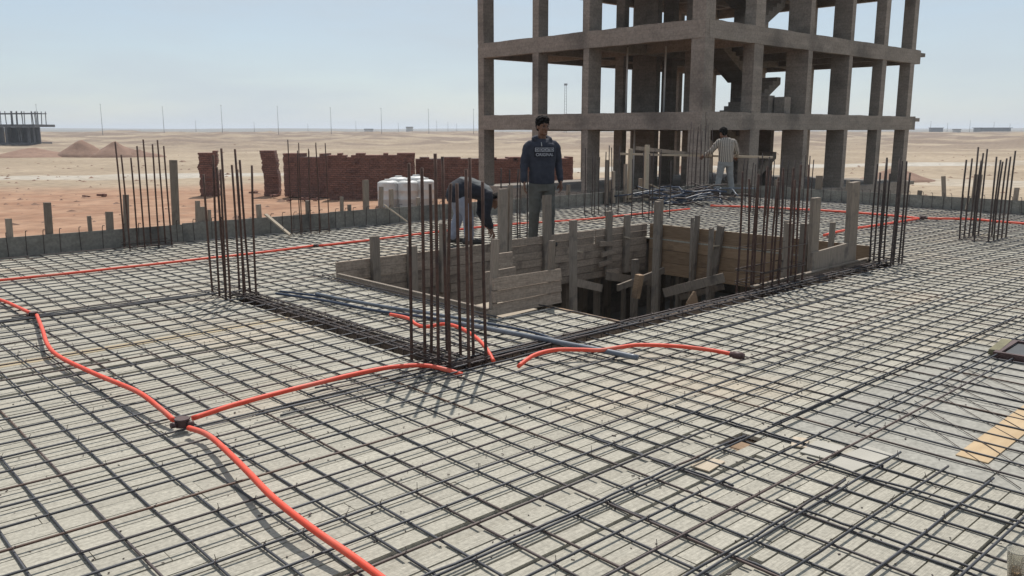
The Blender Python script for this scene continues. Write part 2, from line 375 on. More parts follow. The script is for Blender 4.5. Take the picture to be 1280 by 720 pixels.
# plywood sheets in the wet-room bay, with one ochre off-cut
px = PLY[0]
for a, b, c, d in ((4.12, 5.32, 1.22, 2.3), (5.325, 6.9, 1.22, 2.3), (4.12, 5.32, .1, 1.215), (5.325, 6.9, .1, 1.215)):
    iv = box('plywood_sheet', (b-a-.004, d-c-.004, .018), ((a+b)/2, (c+d)/2, -.012), M['ply'], deck)
box('hatch_board', (.34, .16, .02), (3.74, 2.24, -.045), M['warmboard'], deck)
oc = box('plywood_strip', (1.5, .15, .006), (5.12, 1.375, .001), M['ochre'], deck, (0, 0, R(1.2)))
# joists just under the boards
for k in range(14):
    box('joist', (.08, 4.0, .1), (-2+.0+k*1.5, 2.2, -.085), M['board'], deck)
# loose pale off-cuts lying on the boards (photo: near the end of the slab bars)
def offcut(px_, py_, L, w, rz, mat='paleboard'):
    p = g(px_, py_, ZD+.005)
    return p, box_me((L, w, .006), M[mat], 1)
for i, (x, yy, L, w, rz) in enumerate(((1028, 562, .22, .15, .1), (1075, 573, .36, .15, -.12), (885, 580, .16, .1, .1), (1000, 553, .14, .08, .4))):
    p, me = offcut(x, yy, L, w, rz, 'palegrey' if i < 2 else 'paleboard')
    o = link('offcut', me, None, p, (0, 0, rz)); tag(o, ['broad pale plywood off-cut lying under the rebar mesh', 'longest pale plywood off-cut lying under the rebar mesh', 'peach coloured wood scrap beside the small hatch gap', 'small orange wood scrap beside the pale off-cuts'][i], 'wood scrap')

# ------------------------------------------------------------------ rebar mesh
def bar_me(mat, seed, amp=.0085, r=.006, seg=22, n=5):
    rnd = random.Random(seed); bm = bmesh.new(); pts = []; yv = zv = 0
    for i in range(seg+1):
        yv = yv*.7 + rnd.uniform(-1, 1)*amp*.6; zv = zv*.5 + rnd.uniform(-1, 1)*amp*.35
        pts.append((i/seg, yv, zv))
    # scale-safe ring build along X
    rings = [[bm.verts.new((p[0], p[1]+r*math.cos(2*PI*k/n), p[2]+r*math.sin(2*PI*k/n))) for k in range(n)] for p in pts]
    for a, b in zip(rings, rings[1:]):
        for k in range(n): bm.faces.new((a[k], a[(k+1) % n], b[(k+1) % n], b[k]))
    bm.faces.new(rings[0]); bm.faces.new(rings[-1])
    return mesh_of(bm, mat, True)
BM = [bar_me(M['steel'], 100+i) for i in range(9)]
BMT = [bar_me(M['dark'], 200+i, .004, .0085) for i in range(4)]
mesh_t = thing('rebar_mesh', (0, 0, 0), 'dark steel rebar grid laid over the whole plank deck', 'rebar mesh')
SX, SY = .183, .212
def xbar(x0, x1, yv, z, parent=mesh_t, lib=BM, name='bar'):
    return link(name, random.choice(lib), parent, (x0, yv, z), (random.choice((0, PI)) * 0, 0, random.uniform(-.0012, .0012)), (x1-x0, 1, 1))
def ybar(y0, y1, xv, z, parent=mesh_t, lib=BM, name='bar'):
    return link(name, random.choice(lib), parent, (xv, y0, z), (0, 0, PI/2 + random.uniform(-.0012, .0012)), (y1-y0, 1, 1))
XBARS = []; YBARS = []
k = 0
yv = 2.67 - SY*12
while yv < YF-.06:
    yj = yv + random.uniform(-.014, .014)
    iv = [(-1.2+random.uniform(-.2, .2), XR-.06)]
    for a, b, c, d in HOLES[:2]:
        if c-.02 < yj < d+.02: iv = cut(iv, a-.08, b+.06)
    if 1.0 < yj < 1.75: iv = cut(iv, 4.14+random.uniform(-.03, .03), 6.2+random.uniform(-.3, .6))
    for s, e in iv:
        if e-s > .4: xbar(s, e, yj, .006+random.uniform(0, .004)); XBARS.append((yj, s, e))
    yv += SY
xv = 1.895 - SX*15
while xv < XR-.05:
    xj = xv + random.uniform(-.012, .012)
    iv = [(-.4+random.uniform(-.2, .2), YF-.05)]
    for a, b, c, d in HOLES[:2]:
        if a-.02 < xj < b+.02: iv = cut(iv, c-.1, d+.06)
    for s, e in iv:
        if e-s > .3: ybar(s, e, xj, -.007-random.uniform(0, .003)); YBARS.append((xj, s, e))
    xv += SX
# extra bars: beam lines and laps seen in the photo
for yv, a, b in ((7.98, 1.4, 3.5), (7.93, 1.3, 3.6), (8.04, 1.6, 3.4), (4.36, 2.2, 5.2), (4.30, 2.0, 5.4), (4.44, 2.4, 4.6), (4.20, 2.1, 4.3), (4.52, 2.5, 3.4)):
    xbar(a, b, yv, .018)
for xv, a, b in ((4.62, 5.3, 8.3), (4.69, 5.2, 8.2), (5.32, 4.3, 5.5)): ybar(a, b, xv, .016)
for yv, a, b in ((2.25, 4.0, 8.0), (1.93, 4.3, 7.2), (2.98, 5.0, 9.0)): xbar(a, b, yv, .02)
for xv, a, b in ((3.19, .1, 1.75), (3.74, .3, 1.9)): ybar(a, b, xv, .004)
for i in range(4):          # lapped bars
    a = random.uniform(1.5, 9); xbar(a, a+random.uniform(1.2, 3.0), 2.67+SY*random.randint(-7, 6)+.022, .010)
for i in range(3):
    a = random.uniform(.8, 3); ybar(a, a+random.uniform(.8, 1.6), 1.895+SX*random.randint(-3, 14)+.02, -.006)
# tie-wire ends sticking up at crossings, spacer feet below
bm = bmesh.new()
for yj, s, e in XBARS:
    for xj, s2, e2 in YBARS:
        if not (s < xj < e and s2 < yj < e2) or xj > 9 or yj < .3 or yj > 9: continue
        q = random.random()
        if q < .30:
            h = random.uniform(.012, .035); ax, ay = random.uniform(-.012, .012), random.uniform(-.012, .012)
            p = Vector((xj, yj, .008)); add_tube(bm, [p, p+Vector((ax*.4, ay*.4, h*.6)), p+Vector((ax, ay, h))], .0016, 3)
        if q < .5:
            p = Vector((xj, yj, 0)); add_tube(bm, [p+Vector((-.012, -.012, .004)), p+Vector((0, 0, .0165)), p+Vector((.012, .012, .004))], .0018, 3)
tag(link('tie_wire', mesh_of(bm, M['dark']), mesh_t), kind='stuff')
# wet-room bay: thin diagonal wires over the plywood
for i in range(7):
    o = link('thin_wire', bar_me(M['dark'], 300+i, .004, .0026, 10, 4), mesh_t, (4.15+.22*i, 1.05+random.uniform(-.05, .05), -.011), (0, 0, R(52+random.uniform(-5, 5))), (1.1, 1, 1))

# debris on the deck
bm = bmesh.new()
for i in range(1500):
    x, yv = random.uniform(.6, 9.5), random.uniform(.6, 8)
    if any(a-.05 < x < b+.05 and c-.05 < yv < d+.05 for a, b, c, d in HOLES): continue
    s = random.uniform(.0025, .007) * (1.5 if random.random() < .05 else 1)
    add_box(bm, (s*random.uniform(1, 3), s, s*.5), (x, yv, ZD+s*.3), Matrix.Rotation(random.uniform(0, PI), 3, 'Z'))
tag(link('debris', mesh_of(bm, M['dark'])), 'dark wire clippings and wood crumbs scattered over the boards', 'debris', kind='stuff')

# ------------------------------------------------------------------ beam troughs
def trough(name, a, b, c, d, along, label):
    t = thing(name, ((a+b)/2, (c+d)/2, ZD), label, 'beam cage'); ox, oy = (a+b)/2, (c+d)/2; D = .42
    L = (b-a) if along == 'x' else (d-c); W = (d-c) if along == 'x' else (b-a)
    def P(u, v): return (u, v) if along == 'x' else (v, u)
    for s in (-1, 1):
        u, v = P(L, .02); lx, ly = P(0, s*(W/2+.011)); box('side_board', (u, v, D), (lx, ly, -D/2-.024), M['board'], t)
    u, v = P(L, W); box('bottom_board', (u, v, .02), (0, 0, -D-.012), M['board'], t)
    for s in ((-.34, -.12, .12, .34) if along == 'y' else (-.4, .1, .4)):
        for z in ((.03, -.34) if along == 'y' else (.02,)):
            lib = BMT
            if along == 'x': link('bar', random.choice(lib), t, (-L/2-.2, s*W, z), (0, 0, 0), (L+.4, 1, 1))
            else: link('bar', random.choice(lib), t, (s*W, -L/2-.2, z), (0, 0, PI/2), (L+.4, 1, 1))
    bm = bmesh.new(); h = W*.42
    pts = [(0, -h, .035), (0, h, .035), (0, h, -.36), (0, -h, -.36), (0, -h, .035)]
    if along == 'y': pts = [(p[1], p[0], p[2]) for p in pts]
    add_tube(bm, pts, .0045, 4); st = mesh_of(bm, M['dark']); n = int(L/(.16 if along == 'y' else .27))
    for i in range(n):
        lx, ly = P(-L/2 + (i+.5)*L/n + random.uniform(-.02, .02), 0); link('stirrup', st, t, (lx, ly, 0), (0, 0, random.uniform(-.05, .05)))
    return t
trough('beam_cage', *HOLES[2], 'y', 'dark beam reinforcement sunk between two rusty column cages left of the opening')
trough('beam_cage', *HOLES[3], 'x', 'dark beam reinforcement along the front edge of the stairwell opening')

# ------------------------------------------------------------------ column starter cages
def cage(x0, x1, y0, y1, h, nx, ny, label, mat='rust', z0=-.42, ties=(.0,), r=.0095, lean=.012, seed=0):
    rnd = random.Random(seed); cx, cy = (x0+x1)/2, (y0+y1)/2
    t = thing('column_cage', (cx, cy, ZD), label, 'rebar cage', 'rebar starter cages rising from the deck')
    pos = []
    for i in range(nx):
        for j in range(ny):
            if 0 < i < nx-1 and 0 < j < ny-1: continue
            pos.append((x0+(x1-x0)*i/(nx-1)-cx, y0+(y1-y0)*j/(ny-1)-cy))
    for (px_, py_) in pos:
        hh = h*rnd.uniform(.86, 1.06); lx, ly = rnd.gauss(0, lean), rnd.gauss(0, lean)
        bm = bmesh.new(); px_ += rnd.uniform(-.012, .012); py_ += rnd.uniform(-.012, .012)
        pts = [(px_, py_, z0), (px_, py_, 0)]
        bx, by = rnd.gauss(0, .006), rnd.gauss(0, .006)
        for q in (.25, .5, .75, 1): pts.append((px_+lx*q*q+bx*math.sin(q*PI), py_+ly*q*q+by*math.sin(q*PI), hh*q - ZD))
        add_tube(bm, pts, r, 6); link('bar', mesh_of(bm, M[mat], True), t)
    for q in ties:
        bm = bmesh.new(); e = r+.005; zz = q-ZD+rnd.uniform(-.02, .02); a = rnd.uniform(-.02, .02)
        add_tube(bm, [(x0-cx-e, y0-cy-e, zz), (x1-cx+e, y0-cy-e, zz+a), (x1-cx+e, y1-cy+e, zz), (x0-cx-e, y1-cy+e, zz-a), (x0-cx-e, y0-cy-e, zz), (x0-cx+.05, y0-cy+.05, zz-.02)], .0045, 5)
        link('stirrup', mesh_of(bm, M['dark'], True), t)
    return t
low = (-.25, -.12, .02, .06)
cage(3.40, 3.72, 4.30, 4.74, 1.42, 3, 4, 'tall rusty column cage in front of the boarded stairwell, beside the orange hose end', seed=1, ties=low, r=.0115, lean=.012)
cage(3.36, 3.62, 7.60, 8.02, 1.36, 3, 4, 'rusty column cage at the far end of the sunken beam left of the opening', seed=2, ties=low, r=.0105, lean=.012)
cage(3.85, 4.42, 11.85, 12.1, 1.40, 4, 2, 'rusty column cage against the far edge form beside the tallest stake', seed=3, ties=low, r=.011)
cage(6.35, 6.85, 11.7, 12.0, 1.42, 4, 2, 'thin rusty cage in front of the long brick stack by the far edge', seed=4, ties=low, r=.008)
cage(7.55, 8.35, 4.44, 4.74, 1.22, 6, 3, 'dense rusty cage on the front edge of the stairwell opening', seed=5, ties=low+(.18, .2, .42), lean=.012, r=.0125)
cage(10.10, 10.46, 4.26, 4.50, 1.24, 4, 3, 'dark column cage beside the widest stake at the stairwell corner', 'dark', seed=6, ties=low, r=.012, lean=.004)
cage(13.30, 14.05, 4.22, 4.62, 1.32, 5, 3, 'tall dark column cage standing alone on the deck toward the sand road', 'dark', seed=7, ties=low, r=.013, lean=.01)
cage(8.35, 8.75, 8.95, 9.30, 1.15, 3, 2, 'thin dark cage between the bending worker and the hooded worker', 'dark', seed=8, ties=low, r=.010, lean=.006)
cage(12.05, 12.45, 10.5, 11.0, 1.25, 3, 3, 'thin rusty cage by the far edge form beside the pile of dark rods', 'dark', seed=9, ties=low, r=.010)
cage(12.2, 12.8, 9.55, 9.95, 1.2, 3, 2, 'thin dark cage just behind the far corner of the stairwell boards', 'dark', seed=10, ties=low, r=.011)
cage(14.5, 15.2, 8.0, 9.1, 1.1, 5, 5, 'wide dark cage behind the stairwell beside the striped shirt worker', 'dark', seed=11, ties=low, r=.011)
cage(16.9, 17.6, 11.9, 12.1, 1.75, 5, 2, 'very tall grey cage in the far corner of the edge forms', 'dark', seed=12, ties=low, r=.009, lean=.05)

# ------------------------------------------------------------------ edge forms round the slab
def edge_form(label, along, lo, hi, fixed, sgn, stakes):
    t = thing('edge_form', (lo if along == 'x' else fixed, fixed if along == 'x' else lo, ZD), label, 'formwork')
    ox, oy = t.location.x, t.location.y
    u = lo; i = 0
    while u < hi-.01:
        L = min(2.44, hi-u); dz = random.uniform(-.012, .012); off = random.uniform(-.008, .008)
        if along == 'x': box('board', (L-.004, .022, .36), (u+L/2-ox, sgn*.011+off, .075-ZD+dz), M['edge'], t, (0, random.uniform(-.004, .004), 0))
        else: box('board', (.022, L-.004, .36), (sgn*.011+off, u+L/2-oy, .075-ZD+dz), M['edge'], t, (random.uniform(-.004, .004), 0, 0))
        u += L; i += 1
    for (q, top, w, lean) in stakes:
        hgt = top-ZD+.25
        loc = (q-ox, sgn*.06, top-ZD-hgt/2) if along == 'x' else (sgn*.06, q-oy, top-ZD-hgt/2)
        box('stake', (w, .045, hgt) if along == 'x' else (.045, w, hgt), loc, M['stake'], t, (0, lean, 0) if along == 'x' else (lean, 0, 0), 1)
    # hooked starter bars along the inside
    bm = bmesh.new(); add_tube(bm, [(0, 0, .02), (0, 0, .30), (0, -.02, .335), (0, -.10, .34)], .005, 4); hk = mesh_of(bm, M['dark'])
    u = lo+.15
    while u < hi-.1:
        rz = 0 if sgn > 0 else PI
        if along == 'x': link('starter_bar', hk, t, (u-ox, -.03*sgn, 0), (random.uniform(-.05, .05), random.uniform(-.08, .08), rz))
        else: link('starter_bar', hk, t, (-.03*sgn, u-oy, 0), (random.uniform(-.08, .08), random.uniform(-.05, .05), -PI/2 if sgn > 0 else PI/2))
        u += random.uniform(.16, .30)
    return t
edge_form('long grey plywood edge form along the desert side with mixed stakes', 'x', XL, XR+.02, YF, 1,
    [(2.52, .48, .07, .02), (2.98, .66, .09, .03), (3.49, .45, .045, 0), (3.74, .49, .09, .03), (3.96, .71, .07, .06), (4.66, 1.17, .10, .03), (4.97, .57, .06, .05), (5.03, .48, .09, .05), (5.15, .43, .04, .02), (5.95, .46, .07, -.02), (6.79, .47, .06, 0), (7.42, .5, .05, .02), (7.57, .36, .05, 0), (7.90, .76, .10, .01), (8.2, .63, .07, .05), (8.42, .58, .07, 0), (9.0, .40, .06, 0), (11.6, .5, .1, 0), (12.9, .46, .08, .03), (14.2, .5, .08, 0), (15.3, .5, .1, 0), (.6, .5, .07, .02), (-.8, .5, .07, 0)])
edge_form('grey plywood edge form on the side of the concrete frame building', 'y', YN, YF-.03, XR, 1,
    [(7.25, .34, .08, 0), (6.75, .66, .07, -.12), (6.15, .72, .15, .02), (5.43, .49, .08, .02), (9.51, .56, .15, 0), (8.82, .48, .07, 0), (10.6, .42, .06, 0), (3.8, .5, .08, .03), (2.2, .5, .08, 0)])
# raking props of the edge forms
def rake(p0, p1, label, w=.05, mat='paleboard'):
    p0, p1 = Vector(p0), Vector(p1); d = p1-p0
    o = link('raking_strut', box_me((d.length, w, .022), M[mat], 1), None, (p0+p1)/2, (0, -math.atan2(d.z, math.hypot(d.x, d.y)), math.atan2(d.y, d.x)))
    tag(o, label, 'strut')
a = onY(332, 268, 12.15); rake(a, g(363, 294, .03), 'pale strut leaning on the far edge form behind the left cage')
a = onY(480, 256, 12.15); rake(a, g(509, 277, .03), 'pale strut leaning on the far edge form by the white tanks')
a = g(846, 246, .05); rake(onY(812, 230, 12.15), a, 'pale strut leaning on the far edge form over the dark rod pile', .06)
rake(onX(1212, 245, 18.25), onX(1207, 262, 18.2), 'short white slat leaning on the right edge form', .04)

# ------------------------------------------------------------------ boarded stairwell
sw = thing('stairwell_formwork', (4.75, 8.0, ZD), 'grey brown board wall forming the far side of the stairwell opening', 'formwork')
def S(x, y, z): return (x-4.75, y-8.0, z-ZD)
def boards_x(parent, x0, x1, y, z0, z1, n, mat, off, jag=.03, skip=0.0):
    bh = (z1-z0)/n
    for i in range(n):
        x = x0
        while x < x1-.05:
            L = min(random.choice((1.2, 1.6, 2.0, 2.6)), x1-x)
            if x1-(x+L) < .35: L = x1-x
            if random.random() >= skip:
                a = random.uniform(-jag, jag) if i not in (0, n-1) else random.uniform(-jag, jag)*.4
                p = off(x+L/2+a*.3, y+random.uniform(-.006, .006), z0+bh*(i+.5)+random.uniform(-.001, .001))
                box('board', (round(L, 2)-.008, .024, round(bh-.005, 3)), p, M[mat], parent, (random.uniform(-.012, .012), random.uniform(-.002, .002), 0), 1)
            x += L
boards_x(sw, 4.75, 7.0, 8.02, -.60, .17, 7, 'board', S)
boards_x(sw, 7.0, 10.18, 8.02, -.52, .19, 7, 'board', S, .05)
for x, top, w, lean, bot in ((5.24, .42, .10, 0, -.3), (5.75, .26, .12, 0, -.35), (6.21, .49, .08, .01, -.35), (7.18, .86, .13, .02, -.5), (7.30, .9, .05, .03, -.3), (7.99, .74, .13, -.02, -.5), (9.26, .44, .11, 0, -.45), (9.66, .36, .11, 0, -.5)):
    box('stud', (w, .05, top-bot), S(x, 7.975, (top+bot)/2), M['stake'], sw, (random.uniform(-.01, .01), lean, 0), 1)
for x, z in ((9.16, -.02), (9.2, -.16), (9.14, -.30), (9.3, -.44)):
    box('cleat', (.28, .03, .07), S(x, 7.93, z), M['board'], sw, (0, random.uniform(-.1, .1), 0), 1)
for x, z in ((7.28, -.02), (8.60, -.08), (9.62, .03)):
    box('tie_piece', (.13, .02, .02), S(x, 7.935, z), M['paleboard'], sw, (0, .25, 0), 1)
sr = thing('stairwell_formwork', (10.2, 4.5, ZD), 'warm brown board wall forming the building side of the stairwell opening', 'formwork')
def S2(x, y, z): return (x-10.2, y-4.5, z-ZD)
bh = (.19+.56)/4
for i in range(4):
    yy = 4.55
    for L in ((1.6, 1.83), (3.43,), (1.2, 2.23), (3.43,))[i]:
        box('board', (.024, L-.008, round(bh-.004, 3)), S2(10.22, yy+L/2, -.56+bh*(i+.5)), M['warmboard'], sr, (random.uniform(-.004, .004), random.uniform(-.02, .02), 0), 1)
        yy += L
for y, top, w, lean, bot in ((7.76, .57, .10, 0, -1.5), (7.11, .38, .06, .05, -1.0), (6.75, .27, .10, .12, -.9), (5.66, .42, .09, 0, -.5), (5.42, .40, .10, 0, -.5), (5.05, .45, .06, .02, -.5)):
    box('stud', (.05, w, top-bot), S2(10.16, y, (top+bot)/2), M['stake'], sr, (lean, 0, 0), 1)
box('tie_piece', (.02, .14, .02), S2(10.11, 6.73, -.02), M['paleboard'], sr, (-.2, 0, 0), 1)
# front edge kerb board + the two big stakes near the dark cage
fe = thing('stairwell_formwork', (10.0, 4.55, ZD), 'low front kerb board with two wide stakes beside the dark cage', 'formwork')
def S3(x, y, z): return (x-10.0, y-4.55, z-ZD)
box('board', (2.35, .03, .12), S3(8.95, 4.545, -.03), M['board'], fe, (0, 0, 0), 1)
box('board', (1.0, .03, .26), S3(9.32, 4.60, .13), M['stake'], fe, (0, -.04, 0), 1)
box('stake', (.16, .05, 1.5), S3(8.93, 4.64, .10), M['stake'], fe, (0, -.03, 0), 1)
box('stake', (.20, .06, 1.7), S3(9.80, 4.62, .14), M['stake'], fe, (0, -.03, 0), 1)
box('stake', (.10, .05, 1.1), S3(8.38, 4.64, .05), M['stake'], fe, (0, .02, 0), 1)
box('lip_board', (2.6, .05, .015), S3(8.8, 4.53, .04), M['stake'], fe, (0, -.01, 0), 1)
# front left panel of three boards resting on the deck
fp = thing('stairwell_formwork', (4.75, 5.40, ZD), 'short panel of three boards standing on the deck beside the tall cage', 'formwork')
for i in range(3):
    box('board', (.85, .024, .105), (.44, .02, .06+.112*i), M['board'], fp, (-.15, random.uniform(-.01, .01), 0), 1)
box('stud', (.06, .045, .75), (.06, .06, .3), M['stake'], fp, (-.05, .1, 0), 1)
box('stud', (.05, .045, .5), (.78, .06, .35), M['stake'], fp, (0, .03, 0), 1)
# left return of the opening: small vertical boards
lr_ = thing('stairwell_formwork', (4.75, 8.0, ZD), 'low sloping kerb board along the left edge of the opening', 'formwork')
box('board', (.03, 2.55, .16), (-.0, -1.32, -.02), M['board'], lr_, (0, 0, 0), 1)
box('lip_board', (.035, 2.5, .012), (-.01, -1.3, .066), M['stake'], lr_, (0, 0, 0), 1)
# inner short boards that close the narrow arm of the opening
ar = thing('stairwell_formwork', (5.5, 7.0, ZD), 'short upright boards inside the narrow arm of the opening', 'formwork')
for i, (x, yv, z, sx, sz) in enumerate(((5.9, 6.6, -.1, .5, .5), (6.4, 7.1, -.05, .3, .55))):
    box('board', (sx, .025, sz), (x-5.5, yv-7.0, z), M['board'], ar, (0, random.uniform(-.05, .05), .1), 1)
box('board', (.7, .5, .02), (5.12-5.5, 5.8-7.0, -.06), M['paleboard'], ar, (.05, .03, .2), 1)
# plank edge of the deck at the opening
for i, (yv, L) in enumerate(((4.98, .85),)):
    o = box('deck_edge_board', (.05, L, .07), (5.43, yv, ZD-.03), M['warmboard'], None, (0, .1, 0), 1)
    tag(o, 'splintered brown board closing the deck edge at the opening', 'board')
# braces and props inside the opening
pr_t = []
def prop(x, y, label, w=.09, z1=-.12):
    t = thing('timber_prop', (x, y, -2.54), label, 'prop', 'timber props under the deck')
    box('post', (w, w*.7, z1+2.54), (0, 0, (z1+2.54)/2), M['stake'], t, (0, 0, random.uniform(0, .3)), 1)
    box('foot_plate', (.25, .2, .03), (0, 0, .017), M['board'], t)
    box('head_piece', (.4, .08, .08), (0, 0, z1+2.54+.041), M['board'], t)
def prop_row(xs, y, label):
    for x in xs: prop(x+random.uniform(-.08, .08), y+random.uniform(-.06, .06), label, random.choice((.08, .1, .12)))
prop_row([5.6+.55*i for i in range(9)], 8.35, 'upright timber prop just behind the far board wall of the opening')
prop_row([5.2+.7*i for i in range(12)], 9.3, 'upright timber prop deep under the deck behind the opening')
prop_row([6+.75*i for i in range(12)], 10.4, 'upright timber prop in the darkest row near the added light-blocking wall')
for i in range(7): prop(10.55+random.uniform(-.05, .05), 4.9+.55*i, 'upright timber prop just behind the brown board wall')
for i in range(6): prop(11.6, 5.0+.75*i, 'upright timber prop deeper behind the brown board wall')
def brace(p0, p1, w, label, mat='stake'):
    p0, p1 = Vector(p0), Vector(p1); d = p1-p0
    o = link('brace', box_me((round(d.length, 2), .03, w), M[mat], 1), None, (p0+p1)/2, (0, -math.atan2(d.z, math.hypot(d.x, d.y)), math.atan2(d.y, d.x)))
    tag(o, label, 'brace')
brace(onY(715, 352, 7.2), onY(752, 360, 7.2), .10, 'short brace tied to the lone stud inside the opening')
brace(onY(758, 345, 7.6), onY(818, 353, 7.6), .11, 'long brace board under the corner of the opening')
brace(onY(772, 360, 7.3), onX(830, 338, 9.9), .09, 'diagonal brace running to the corner of the opening')
brace(onX(830, 366, 9.6), onX(905, 347, 9.8), .13, 'thick splintered brace under the brown board wall')
brace(onX(850, 372, 9.9), onX(905, 358, 10.0), .08, 'thin lower brace under the brown board wall')
for i, (x, y0, y1, Y, w) in enumerate(((718, 275, 400, 7.0, .09), (794, 324, 400, 7.4, .10), (822, 252, 400, 7.0, .09), (889, 285, 385, 6.6, .07), (866, 272, 350, 6.9, .05))):
    a, b = onY(x, y0, Y), onY(x, y1, Y)
    o = box('loose_post', (w, w*.6, a.z-b.z+.6), (a.x, a.y, (a.z+b.z)/2-.3), M['stake'], None, (0, random.uniform(-.03, .03), .1), 1)
    tag(o, ['lone upright post left of the cleats inside the opening', 'short upright post crossed by braces inside the opening', 'tall upright post at the inner corner of the opening', 'leaning upright slat in front of the brown boards', 'thin upright slat in front of the brown boards'][i], 'post')
p = g(864, 392, -.15)
bm = bmesh.new(); add_loft(bm, [((0, 0, -.02), (.22, 0, 0), (0, .015, 0)), ((0, 0, .10), (.20, 0, 0), (0, .015, 0)), ((.03, 0, .22), (.04, 0, 0), (0, .012, 0))], 6)
tag(link('broken_board', mesh_of(bm, M['warmboard']), None, (p.x, p.y, p.z), (0, .2, .3)), 'broken brown board end leaning at the front of the opening', 'board')
box_o = box('short_block', (.09, .07, .30), onY(797, 358, 6.6), M['warmboard'], None, (.1, .1, 0), 1); tag(box_o, 'short pale brown block standing below the thick brace', 'block')

# ------------------------------------------------------------------ conduits
def hose(pix, label, z=.03, r=.015, mat='hose', name='hose', lift=None, cat='hose', group='orange conduit hoses on the mesh'):
    pts = []
    for i, q in enumerate(pix):
        zz = z + (lift[i]*.9 if lift else 0)
        pts.append(g(q[0], q[1], zz))
    cp = catmull(pts, 8)
    for p in cp[1:-1]: p.z += .004*mnoise.noise(p*2.5)
    bm = bmesh.new(); base = cp[0].copy()
    add_tube(bm, [p-base for p in cp], r, 9)
    o = link(name, mesh_of(bm, M[mat], True), None, base); tag(o, label, cat, group); return o
hose([(-40, 353), (0, 350), (100, 340), (230, 326), (330, 315), (392, 307)], 'long orange hose crossing behind the left cage to the black joint')
hose([(398, 307), (470, 299), (560, 288), (640, 280), (720, 275), (800, 267), (862, 261)], 'long orange hose running behind the workers to the rod pile')
hose([(888, 257), (950, 259), (1030, 263), (1100, 268), (1150, 273)], 'orange hose from the rod pile to the far joint', r=.02)
hose([(1030, 294), (1060, 287), (1100, 281), (1150, 273)], 'orange hose rising from the stairwell stakes to the far joint', r=.02)
hose([(1156, 273), (1215, 274), (1250, 277), (1300, 281)], 'orange hose from the far joint past the lone tall cage', r=.02)
hose([(-40, 368), (0, 375), (22, 384), (38, 391)], 'short orange hose entering the small left junction box')
hose([(46, 394), (53, 412), (60, 432), (75, 446), (120, 468), (170, 489), (200, 510), (217, 525)], 'curving orange hose between the two junction boxes', lift=[0, .02, .03, .02, .04, .05, .03, 0])
hose([(240, 523), (300, 504), (380, 483), (440, 468), (490, 459), (530, 457), (558, 462), (578, 468)], 'orange hose from the big junction box to the tall cage foot', lift=[0, .03, .04, .04, .03, .02, .0, -.03])
hose([(236, 535), (258, 543), (280, 560), (310, 590), (345, 625), (390, 660), (440, 695), (490, 732)], 'orange hose running from the big junction box toward the near deck edge', lift=[0, .01, .03, .05, .06, .05, .03, .02])
hose([(488, 393), (510, 398), (520, 405), (532, 408), (555, 405), (575, 410), (595, 422), (608, 436), (617, 452)], 'looping orange hose behind the tall cage', lift=[0, .01, 0, 0, .02, .04, .05, .03, -.03])
LAST_HOSE = hose([(648, 458), (668, 444), (695, 437), (725, 437), (750, 438), (775, 434), (800, 431), (850, 433), (890, 438), (916, 443)], 'orange hose end with dark cap on the open mesh', lift=[-.02, .02, .04, .03, .02, .03, .04, .03, .01, .0])
def jbox(pix, label, s=1.0):
    p = g(*pix, .03); t = thing('junction_box', (p.x, p.y, .012), label, 'junction box', rz=random.uniform(0, 1))
    bm = bmesh.new(); add_loft(bm, [((0, 0, 0), (.045*s, 0, 0), (0, .045*s, 0)), ((0, 0, .045*s), (.045*s, 0, 0), (0, .045*s, 0))], 10); link('body', mesh_of(bm, M['jbox']), t)
    bm = bmesh.new(); add_loft(bm, [((0, 0, .046*s), (.05*s, 0, 0), (0, .05*s, 0)), ((0, 0, .055*s), (.048*s, 0, 0), (0, .048*s, 0))], 10); link('lid', mesh_of(bm, M['jbox']), t)
    for a in (0.2, 2.3, 4.4):
        bm = bmesh.new(); d = Vector((math.cos(a), math.sin(a), 0)); add_tube(bm, [d*.04*s+Vector((0, 0, .022*s)), d*.075*s+Vector((0, 0, .022*s))], .02*s, 8); link('spigot', mesh_of(bm, M['jbox'], True), t)
jbox((228, 529), 'dark round junction box where three orange hoses meet', .85)
jbox((42, 393), 'small dark junction box on the left orange hose', .75)
jbox((1153, 273), 'dark joint where the far orange hoses meet', 1.1)
jbox((395, 307), 'black joint in the long far orange hose', .7)
p = g(921, 444, .03)
bm = bmesh.new(); add_tube(bm, [(0, 0, 0), (.02, 0, 0), (.022, 0, 0), (.085, 0, 0), (.087, 0, 0), (.1, 0, 0)], [.021, .021, .027, .027, .022, .022], 10)
d = g(930, 445.5, .03)-g(915, 443, .03)
hc = g(913, 442.8, .03); link('hose_cap', mesh_of(bm, M['jbox'], True), LAST_HOSE, hc - LAST_HOSE.location, (0, 0, math.atan2(d.y, d.x)))
hose([(548, 400), (600, 409), (680, 424), (740, 436), (797, 447)], 'thick grey blue pipe end lying toward the capped orange hose', .035, .021, 'pipe', 'pipe', cat='pipe', group=None)
hose([(345, 367), (400, 375), (470, 388), (560, 401), (640, 416)], 'dark blue conduit lying beside the left cage, thickest of the bundle', .03, .013, 'cable', 'conduit', cat='conduit', group=None)
hose([(350, 364), (410, 372), (480, 384), (560, 396), (660, 414), (700, 428)], 'dark blue conduit on the stairwell side of the bundle', .03, .011, 'cable', 'conduit', cat='conduit', group=None)
hose([(395, 367), (440, 376), (520, 389), (600, 402)], 'short grey blue conduit lying on top of the bundle', .05, .013, 'pipe', 'conduit', cat='conduit', group=None)
